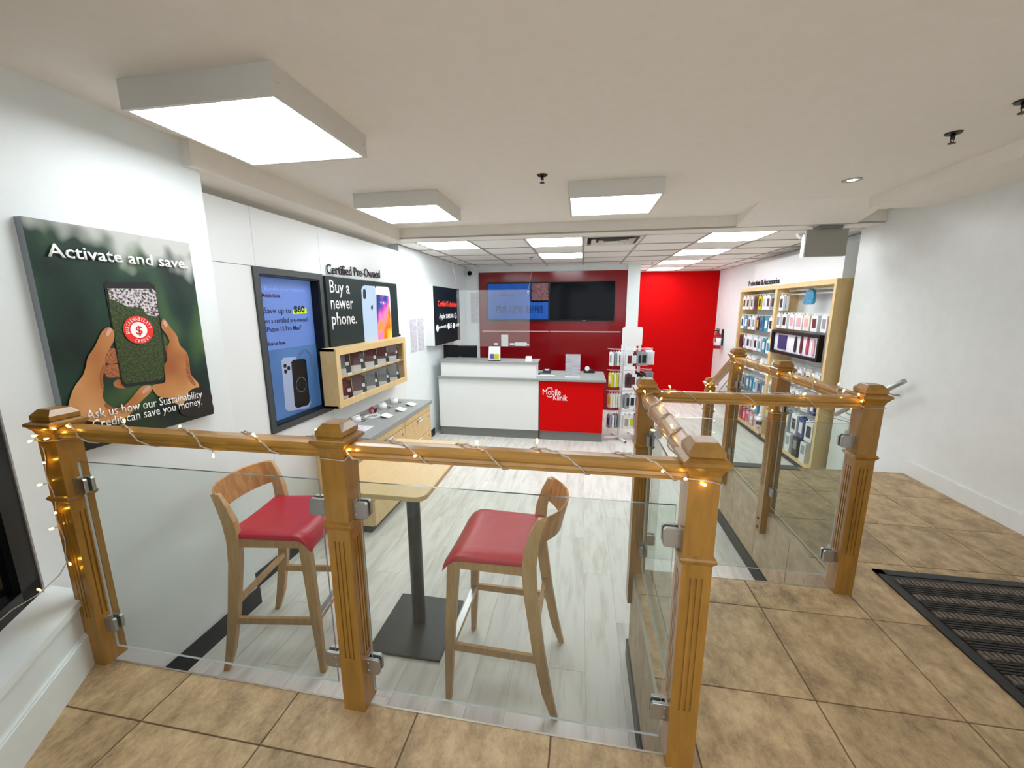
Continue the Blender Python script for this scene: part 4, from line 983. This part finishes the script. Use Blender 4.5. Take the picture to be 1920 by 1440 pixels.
# ---- hanging acrylic screen
ax = thing('hanging_acrylic_screen', 'clear acrylic sneeze guard hung on strings from the ceiling above the raised shelf', 'screen guard', (-1.17, 5.3, .78))
B().box(-1.66, -.68, 5.30, 5.304, .78, 1.52).build('sheet', ACR, ax)
B().cyl((-.70, 5.302, 1.50), (-.61, 5.302, ZD), .0012, n=5).cyl((-1.64, 5.302, 1.50), (-1.73, 5.302, ZD), .0012, n=5).build('string', WIRE, ax)
B().sphere((-.70, 5.29, 1.49), .012).cyl((-.70, 5.295, 1.44), (-.70, 5.295, 1.49), .006, n=8).build('hook', CHROME, ax)

# ================================================================== BACK WALL PANEL AND SCREENS
rp = thing('red_wall_panelling', 'glossy dark red panelling covering the wall behind the counter', 'wall panel', (-.55, 7.2, ZL))
YB = 7.195
for (a, c, d, e) in ((-1.84, .73, .88, 1.90), (-1.84, -.573, ZL, .86), (-.567, .73, ZL, .86)): B().box(a+.002, c-.002, YB, 7.22, d, e).build('panel', REDG, rp)
B().box(-1.84, .73, YB+.008, 7.22, .86, .88).box(-.574, -.566, YB+.006, 7.22, ZL, .87).build('joint', mat('red_joint', '5a0008', .5), rp)
for i, (a, c) in enumerate(((-1.78, -.58), (-.56, .65))):
    tag(B().box(a, c, YB-.018, YB, .862, .880).build('cable_channel', mat('channel_pink', 'd9a0a0', .4) if i == 0 else MATS['channel_pink'], None), '%s half of the pale horizontal rail fixed across the red panelling' % ('left' if i == 0 else 'right'), 'rail', 'pale rails on the red panelling')
def wall_tv(x0, x1, label):
    t = thing('wall_screen', label, 'television', ((x0+x1)/2, YB, 1.06))
    B().box(x0, x1, YB-.05, YB, 1.06, 1.725).build('casing', BEZ, t, bev=.002)
    B().box(x0+.012, x1-.012, YB-.053, YB-.05, 1.08, 1.713).build('display', SCRB, t)
    return t
YS = YB-.053
t1 = wall_tv(-1.675, -.573, 'left wall television showing a bright blue slide with Chinese text')
t2 = wall_tv(-.570, .535, 'right wall television, switched off and dark')
B().box(.0, .06, YB-.052, YB-.05, 1.063, 1.068).build('maker_badge', STEEL, t2)
SB = emission_tex(mat('tv_blue', '063f88', .4, c2='06387a', noise=2, spec=.3), .42)
fr = [(-1.66, 1.70), (-.90, 1.70), (-.90, 1.40), (-.88, 1.385), (-.59, 1.385), (-.59, 1.085), (-1.66, 1.085)]
face([Vector((a, YS, z)) for a, z in fr], NY, 'display_slide', SB, t1, .0005)
face([Vector((a, YS, z)) for a, z in ((-.885, 1.70), (-.59, 1.70), (-.59, 1.41), (-.865, 1.41), (-.885, 1.42))], NY, 'display_photo', emission_tex(mat('tv_photo', '2c0c12', .3, c2='6b4046', noise=6, detail=6), .4), t1, .0006)
TN = mat('tv_ink', '04163c', .5, spec=.1)
def b_(x, y): return PY(915+x/16, 540+y/16, YS)
text('Mobile Klinik', b_(200, 255), b_(800, 262), .05, NY, mat('tv_logo_ink', '3a2058', .3), t1, off=.0015, bold=0.0090)
text('夏季优惠，以旧换新机，服务好更省钱', b_(230, 740), b_(1640, 735), .13, NY, TN, t1, off=.0015, bold=0.0045, cap='新')
text('* conditions', b_(200, 830), b_(420, 825), .02, NY, TN, t1, off=.0015)
# fittings on the red wall
ot = tag(B().box(-1.57, -1.50, YB-.012, YB, .62, .66).build('socket_outlet', WHITEP, None, bev=.003), 'white wall socket left of the small white sheet on the red panelling', 'socket', 'wall sockets')
ot = tag(B().box(-1.28, -1.20, YB-.012, YB, .62, .66).build('socket_outlet', WHITEP, None, bev=.003), 'white wall socket between the small sheet and the white power bar', 'socket', 'wall sockets')
hs = thing('code_sheet', 'small white upright card mounted on the red panelling', 'card', (-1.375, YB, .60))
B().box(-1.44, -1.31, YB-.006, YB, .60, .81).build('card', WHITEP, hs, bev=.002)
pb = thing('power_bar', 'white horizontal power bar on the red panelling', 'power bar', (-1.06, YB, .61))
B().box(-1.19, -.97, YB-.03, YB, .61, .675).build('body', WHITEP, pb, bev=.008)
B().box(-.97, -.93, YB-.02, YB, .63, .655).build('plug', WHITEP, pb, bev=.003)
dc_ = thing('dome_camera', 'round white security camera with dark lens, high in the back left corner', 'security camera', (-1.99, 7.2, 1.89))
B().cyl((-1.99, 7.22, 1.89), (-1.99, 7.16, 1.89), .07, .065, n=20).build('housing', WHITEP, dc_)
B().sphere((-1.99, 7.15, 1.89), .042, n=14).build('lens', SCRB, dc_)
tag(B().box(-2.0, -1.87, 7.215, 7.2195, 1.02, 1.55).build('wall_notice', PAPER, None), 'tall pale notice sheet on the white wall beside the red panelling', 'notice')

# ================================================================== EXIT SIGN
ex = thing('exit_sign', 'grey backed exit sign box hanging under the beam with small lamp heads', 'exit sign', (2.14, 4.25, 1.735))
B().box(1.972, 2.31, 4.22, 4.27, 1.738, 1.972).build('housing', mat('sign_grey', '9c9990', .5), ex, bev=.003)
B().box(1.962, 1.972, 4.215, 4.275, 1.735, 1.955).build('edge', WHITEP, ex)
B().cyl((1.935, 4.24, 1.935), (1.915, 4.24, 1.918), .024, .030, n=14).cyl((1.97, 4.24, 1.945), (1.93, 4.24, 1.935), .009, n=8).build('lamp_head', WHITEP, ex)
B().box(2.06, 2.24, 4.18, 4.31, 1.972, 2.0).build('mount', GREYK, ex)

# ================================================================== RIGHT WALL FITTINGS
gb = thing('grab_rail', 'brushed steel handrail sloping down along the right wall beside the steps', 'handrail', (2.46, 3.9, .26))
p0, p1 = Vector((2.462, 3.53, .725)), Vector((2.462, 4.29, .255))
B().cyl(p0, p1, .019, n=16).build('rail', STEEL, gb)
for k in (.18, .8):
    q = p0.lerp(p1, k); B().tube([q, q-Vector((0, 0, .04)), q+Vector((.04, 0, -.055)), q+Vector((.078, 0, -.055))], .006, n=8).build('bracket', STEEL, gb)
fe = thing('fire_extinguisher', 'red fire extinguisher with white label hung on the right wall by the red wall', 'fire extinguisher', (2.60, 8.42, .48))
xc, yc = 2.60, 8.42
B().cyl((xc, yc, .49), (xc, yc, .74), .065, n=20).cyl((xc, yc, .74), (xc, yc, .79), .065, .025, n=20).build('cylinder', FIRE, fe)
B().cyl((xc, yc, .55), (xc, yc, .70), .0665, n=20).build('label', WHITEP, fe)
B().cyl((xc, yc, .79), (xc, yc, .82), .018, n=10).box(xc-.06, xc+.02, yc-.012, yc+.012, .82, .845).box(xc-.05, xc+.02, yc-.01, yc+.01, .855, .87).build('valve', BLACK, fe)
B().tube([(xc, yc, .81), (xc-.06, yc-.06, .80), (xc-.07, yc-.075, .72), (xc-.06, yc-.07, .62)], .010, n=8).build('hose', FIRE, fe)
B().box(2.665, 2.70, yc-.02, yc+.02, .55, .86).build('bracket', BLACK, fe)

# ================================================================== ACCESSORY SHELVING
sh = thing('accessory_shelving', 'tall birch wall unit of two bays for accessories along the right wall', 'shelf unit', (2.56, 5.7, ZL))
XF = 2.43; YA, YM, YE = 4.55, 5.77, 6.95; ZT = 1.56
B().box(XF, 2.70, YA-.04, YA, ZL, ZT).build('side_panel', LAMD, sh)
B().box(XF-.002, XF, YA-.04, YA, ZL, ZT).build('side_edge', LAM, sh)
B().box(XF, 2.70, YE, YE+.04, ZL, ZT).build('side_panel', LAM, sh)
B().box(XF, 2.70, YM-.03, YM+.03, ZL+.08, ZT-.05).build('divider', LAM, sh)
B().box(XF, 2.70, YA, YE, ZT-.05, ZT).build('top', LAM, sh)
B().box(XF, 2.70, YA, YE, ZL+.08, ZL+.11).build('base_shelf', LAM, sh)
B().box(XF+.04, 2.70, YA, YE, ZL, ZL+.08).build('toe_kick', BLACK, sh)
B().box(2.685, 2.70, YA, YE, ZL+.11, ZT-.05).build('back_panel', WHITE, sh)
rows_l = [1.45, 1.16, .87, .58, .29, 0.0, -.20]; rows_r = [1.45, 1.20, .60, .345, .08]
for z in rows_l: B().box(2.665, 2.685, YM+.03, YE, z-.008, z+.008).build('slat_rail', WHITE, sh)
for z in rows_r: B().box(2.665, 2.685, YA, YM-.03, z-.008, z+.008).build('slat_rail', WHITE, sh)
bk = thing('shelf_fascia', 'plain white fascia box above the birch accessory shelving', 'fascia', (2.6, 5.7, ZT))
B().box(2.50, 2.70, YA+.02, YE-.25, ZT, 1.90).build('box', WHITE, bk)
wl2 = thing('wall_lettering', 'black raised lettering reading Protection & Accessories above the shelving', 'lettering', (2.5, 6.4, 1.6))
text('Protection & Accessories', PX(1404, 536.5, 2.498), PX(1461.5, 531, 2.498), .075, (-1, 0, 0), INKB, wl2, depth=.006, off=.001, bold=0.006)

# ---- hanging packs: prototypes by colour, copied as things
PC = {}
for nm, c in (('white', 'dfe1e4'), ('teal', '2a86a0'), ('yellow', 'c9c018'), ('black', '1b1a1e'), ('maroon', '5d1f26'), ('lilac', 'b7b0d0'), ('red', 'b83a48'), ('pink', 'd9a6ac'), ('navy', '263a78'), ('cream', 'dcd7c6'), ('grey', '8d9295')):
    PC[nm] = mat('pack_'+nm, c, .4)
protos = {}
def proto(nm, win, w, h, d):
    k = (nm, win, w, h, d)
    if k in protos: return protos[k]
    # local frame: faces -x, width along y, hangs down from z = 0
    r = bpy.data.objects.new('accessory_pack', None); r.empty_display_size = .02
    parts = []
    a = B().box(-d/2, d/2, -w/2, w/2, -h, -.02).box(-d/2, -d/2+.002, -w*.2, w*.2, -.02, 0)
    e = B().box(-d/2-.0015, -d/2, -w*.30, w*.30, -h*.80, -h*.28)
    parts = [a.build('box', PC[nm], r), e.build('window', PC[win], r)]
    for q in parts: COL.objects.unlink(q)
    protos[k] = (r, parts); return protos[k]
NPK = [0]
def pack(nm, win, x, y, z, label, group, rz=0, w=.095, h=.20, d=.028):
    r, parts = proto(nm, win, w, h, d)
    o = r.copy(); COL.objects.link(o); o.location = (x, y, z); o.rotation_euler = (0, 0, rz)
    tag(o, label, 'accessory', group)
    for q in parts:
        c = q.copy(); c.parent = o; COL.objects.link(c)
    NPK[0] += 1
    return o
ORD = ['first', 'second', 'third', 'fourth', 'fifth', 'sixth', 'seventh', 'eighth', 'ninth']
DEP = ['front', 'second', 'third', 'back']
def row(bay, ys, z, cols, rown, depth=3, step=.036, w=.095, h=.20, d=.026, xf=2.47, rng=random.Random(5)):
    for i, y in enumerate(ys):
        c, wn = cols[i % len(cols)]
        if c is None: continue
        B().cyl((2.67, y, z+.004), (xf-.03, y, z+.010), .003, n=5).build('peg', WHITEP, sh)
        nd = depth if isinstance(depth, int) else depth[i]
        for k in range(nd):
            cc = c if k == 0 or rng.random() < .6 else rng.choice(['white', 'grey', c])
            pack(cc, wn, xf+k*step+rng.uniform(-.004, .004), y+rng.uniform(-.004, .004), z, '%s %s pack, %s peg from left, %s row, %s bay' % (DEP[k], cc, ORD[i], rown, bay), 'packs in the %s bay, %s row' % (bay, rown), rng.uniform(-.12, .12), w, h, d)
yl = [6.86-.138*k for k in range(8)]
row('left', yl, 1.45, [('white', 'black'), ('cream', 'black'), ('white', 'maroon'), ('maroon', 'black'), ('yellow', 'black'), ('white', 'lilac'), ('white', 'maroon'), ('grey', 'black')], 'top', 3)
row('left', yl, 1.16, [('white', 'navy'), ('teal', 'white'), ('white', 'maroon'), ('white', 'grey'), ('maroon', 'yellow'), ('teal', 'navy'), ('teal', 'white'), ('white', 'black')], 'second', 3)
row('left', yl, .87, [('maroon', 'black'), ('white', 'navy'), ('white', 'black'), ('white', 'grey'), ('white', 'black'), ('white', 'teal'), ('teal', 'white'), ('white', 'teal')], 'third', 3)
row('left', yl, .58, [('white', 'lilac'), ('grey', 'white'), ('white', 'navy'), ('white', 'grey')], 'fourth', 2)
row('left', yl, .29, [('teal', 'white'), ('white', 'teal'), ('grey', 'navy'), ('teal', 'white')], 'fifth', 2)
row('left', yl, .02, [('grey', 'lilac'), ('white', 'maroon'), ('teal', 'grey'), ('lilac', 'white')], 'sixth', 2)
row('left', yl[1:], -.22, [('white', 'lilac'), ('red', 'maroon'), ('red', 'pink'), ('pink', 'red'), ('pink', 'white'), ('white', 'pink'), ('pink', 'red')], 'bottom', 2, h=.19)
yr = [5.68-.165*k for k in range(7)]
row('right', [5.66], 1.44, [('white', 'black')], 'top', 2, h=.2, w=.1)
row('right', yr, 1.215, [('white', 'grey'), ('white', 'black'), ('white', 'pink'), ('white', 'pink'), ('cream', 'pink'), ('white', 'maroon'), ('white', 'grey')], 'second', 3, h=.19, w=.135, d=.032)
row('right', yr, .60, [('white', 'grey'), ('white', 'black'), ('grey', 'white'), ('white', 'maroon'), ('white', 'black'), ('cream', 'black'), ('white', 'grey')], 'third', 2, w=.11)
row('right', yr, .345, [('white', 'grey'), ('white', 'red'), ('lilac', 'white'), ('white', 'navy'), ('white', 'red'), ('white', 'grey'), ('navy', 'white')], 'fourth', 2, w=.12)
row('right', yr, .08, [('lilac', 'yellow'), ('cream', 'grey'), ('cream', 'yellow'), ('grey', 'cream'), ('white', 'black'), ('navy', 'white'), ('white', 'black')], 'fifth', 2, w=.13, h=.24)
for k in range(6):
    y = 5.6-.17*k; c = B().box(2.45, 2.60, y-.055, y+.055, ZL+.11, ZL+.33)
    o = thing('accessory_box', '%s white carton standing on the bottom shelf of the right bay, counted from the left' % ORD[k], 'box', (2.52, y, ZL+.11), 'cartons on the bottom shelf')
    c.build('carton', PC['white'] if k != 4 else PC['black'], o); B().box(2.448, 2.45, y-.035, y+.035, ZL+.20, ZL+.30).build('label', PC['grey'], o)
bg = thing('blue_pouch', 'bright blue hanging pouch on the top bar of the right bay', 'pouch', (2.53, 5.22, 1.31))
B().prism(smooth([(2.52, 5.10, 1.47), (2.52, 5.24, 1.47), (2.52, 5.25, 1.40), (2.52, 5.29, 1.32), (2.52, 5.18, 1.315), (2.52, 5.08, 1.33)], 2), (.03, 0, 0)).build('pouch', mat('pouch_blue', '2f9bc4', .35, c2='1b6c94', noise=12), bg, bev=.004)
wb = thing('hanging_bar', 'white horizontal bar with hooks across the top of the right bay', 'bar', (2.62, 5.2, 1.45))
B().box(2.56, 2.575, YA+.01, YM-.04, 1.475, 1.49).box(2.56, 2.575, YA+.01, YM-.04, 1.43, 1.44).build('bar', WHITEP, wb)
for y in (5.55, 5.35, 5.2, 5.0, 4.85): B().tube([(2.57, y, 1.49), (2.48, y, 1.49), (2.47, y, 1.53)], .004, n=5).build('hook', WHITEP, wb)
# framed display on the shelf
fd = thing('framed_display', 'black framed display case showing a navy tablet cover and coloured watch straps', 'display case', (2.43, 5.2, .71))
ya, yb, za, zb = 4.66, 5.75, .715, 1.00
b = B(); w = .035
for (a, c, d, e) in ((ya, yb, za, za+w), (ya, yb, zb-w, zb), (ya, ya+w, za+w, zb-w), (yb-w, yb, za+w, zb-w)): b.box(2.42, 2.47, a, c, d, e)
b.build('frame', BEZ, fd, bev=.002)
B().box(2.455, 2.465, ya+w, yb-w, za+w, zb-w).build('backing', mat('display_backing', 'e6e2ee', .5), fd)
B().box(2.442, 2.455, 5.40, 5.60, .775, .945).build('tablet_cover', mat('cover_navy', '2b2a66', .4), fd)
for y, c, h in ((5.18, 'black', .16), (5.05, 'maroon', .18), (4.92, 'red', .17), (4.80, 'pink', .15)):
    B().prism(smooth([(2.443, y-.018, .78), (2.443, y+.018, .775), (2.443, y+.022, .78+h*.5), (2.443, y+.014, .78+h), (2.443, y-.014, .78+h), (2.443, y-.02, .78+h*.5)], 2), (.01, 0, 0)).build('watch_strap', PC[c], fd)
# small bottle on the base shelf of the unit
eb = thing('sanitiser_bottle', 'small white bottle with dark label hanging on the shelving divider', 'bottle', (2.42, 5.77, -.32))
B().cyl((2.40, 5.77, -.31), (2.40, 5.77, -.17), .035, n=14).cyl((2.40, 5.77, -.17), (2.40, 5.77, -.14), .035, .012, n=14).build('bottle', WHITEP, eb)
B().cyl((2.40, 5.77, -.28), (2.40, 5.77, -.23), .0358, n=14).build('label', PC['maroon'], eb)

# ================================================================== FREESTANDING ACCESSORY TOWER
tw = thing('display_tower', 'white freestanding wire display tower with blank header plate, right of the counter', 'display stand', (.62, 5.6, ZL))
ang = math.radians(22); ux = Vector((math.cos(ang), math.sin(ang), 0)); uy = Vector((-math.sin(ang), math.cos(ang), 0)); c0 = Vector((.66, 5.62, 0))
Z3 = Vector((0, 0, 1)); TM = WHITEP
def bar(p, q, w, t, b):
    d = (q-p).normalized(); s = d.cross(uy if abs(d.dot(uy)) < .9 else ux).normalized(); t_ = d.cross(s)
    b.loft([[e+s*w*a+t_*t*c for a, c in ((-1, -1), (1, -1), (1, 1), (-1, 1))] for e in (p, q)])
for s in (-1, 1):
    b = B(); bar(c0+ux*.125*s+Z3*(ZL+.03), c0+ux*.125*s+Z3*.80, .014, .014, b); b.build('upright', TM, tw, bev=.002)
    b = B(); bar(c0+ux*.125*s-uy*.2+Z3*(ZL+.02), c0+ux*.125*s+uy*.2+Z3*(ZL+.02), .014, .016, b); b.build('foot', TM, tw, bev=.002)
    b = B(); q = c0+ux*.125*s-uy*.2+Z3*(ZL+.02); bar(q, q-uy*.004, .010, .012, b); b.build('foot_cap', BLACK, tw)
b = B(); bar(c0-ux*.35+Z3*(ZL+.04), c0+ux*.35+Z3*(ZL+.04), .012, .012, b); b.build('foot', TM, tw)
B().prism(rrect(c0+Z3*.905-uy*.02, ux, Z3, .29, .25, .025), uy*.008).build('header_plate', TM, tw)
b = B()
for z in (.735, .45, .165, -.12):
    for s in (-1, 1): B().cyl(c0-ux*.14+uy*.03*s+Z3*z, c0+ux*.14+uy*.03*s+Z3*z, .005, n=6).build('cross_bar', TM, tw)
    for k in (-.1, -.03, .04, .11):
        B().cyl(c0+ux*k+Z3*z, c0+ux*k-uy*.16+Z3*(z+.01), .0025, n=5).build('wire_hook', TM, tw)
    for k in (-.04, .04):
        B().cyl(c0+ux*.12+uy*k+Z3*z, c0+ux*.30+uy*k+Z3*(z+.01), .0025, n=5).build('wire_hook', TM, tw); B().cyl(c0-ux*.12+uy*k+Z3*z, c0-ux*.32+uy*k+Z3*(z+.012), .0025, n=5).build('wire_hook', TM, tw)
tr = random.Random(3)
TC = [[('white', 'grey'), ('white', 'maroon'), ('maroon', 'white'), ('grey', 'black'), ('white', 'grey'), ('white', 'black')],
      [('yellow', 'white'), ('maroon', 'black'), ('white', 'maroon'), ('black', 'white'), ('black', 'white'), ('grey', 'black')],
      [('cream', 'yellow'), ('grey', 'black'), ('white', 'black'), ('grey', 'maroon'), ('white', 'yellow'), ('cream', 'maroon')],
      [('grey', 'navy'), ('cream', 'grey'), ('white', 'yellow'), ('grey', 'black'), ('white', 'navy'), ('white', 'navy')]]
for ti, z in enumerate((.725, .44, .155, -.13)):
    tn = ('top', 'second', 'third', 'lowest')[ti]
    for k, off in enumerate((-.1, -.03, .04, .11)):
        for dd in range(2):
            p = c0+ux*off-uy*(.15-.05*dd); c, wn = TC[ti][k+1 if k < 3 else 3]
            if dd: c = tr.choice(['white', c])
            pack(c, wn, p.x, p.y, z, '%s %s pack, tower front face, %s tier, %s hook from left' % (DEP[dd], c, tn, ORD[k]), 'packs on the tower, front face', ang+math.pi/2+tr.uniform(-.5, .5), .085, .20, .022)
    for dd in range(4):
        p = c0-ux*(.30-.04*dd)-uy*.04; c, wn = TC[ti][0]
        if dd % 2: c = tr.choice(['white', 'grey'])
        pack(c, wn, p.x, p.y, z, '%s pack, tower left wing, %s tier, %s from the outside' % (c, tn, ORD[dd]), 'packs on the tower, left wing', ang+tr.uniform(-.15, .15), .085, .20, .024)
    for dd in range(3):
        p = c0+ux*(.27-.04*dd)-uy*.05; c, wn = TC[ti][5]
        pack(c, wn, p.x, p.y, z, '%s pack, tower right wing, %s tier, %s from the outside' % (c, tn, ORD[dd]), 'packs on the tower, right wing', ang+math.pi+.7+tr.uniform(-.15, .15), .085, .20, .024)
# small grey floor pad by the tower, seen under the cross railing
for (r, parts) in protos.values():
    for q in parts: bpy.data.objects.remove(q)
    bpy.data.objects.remove(r)
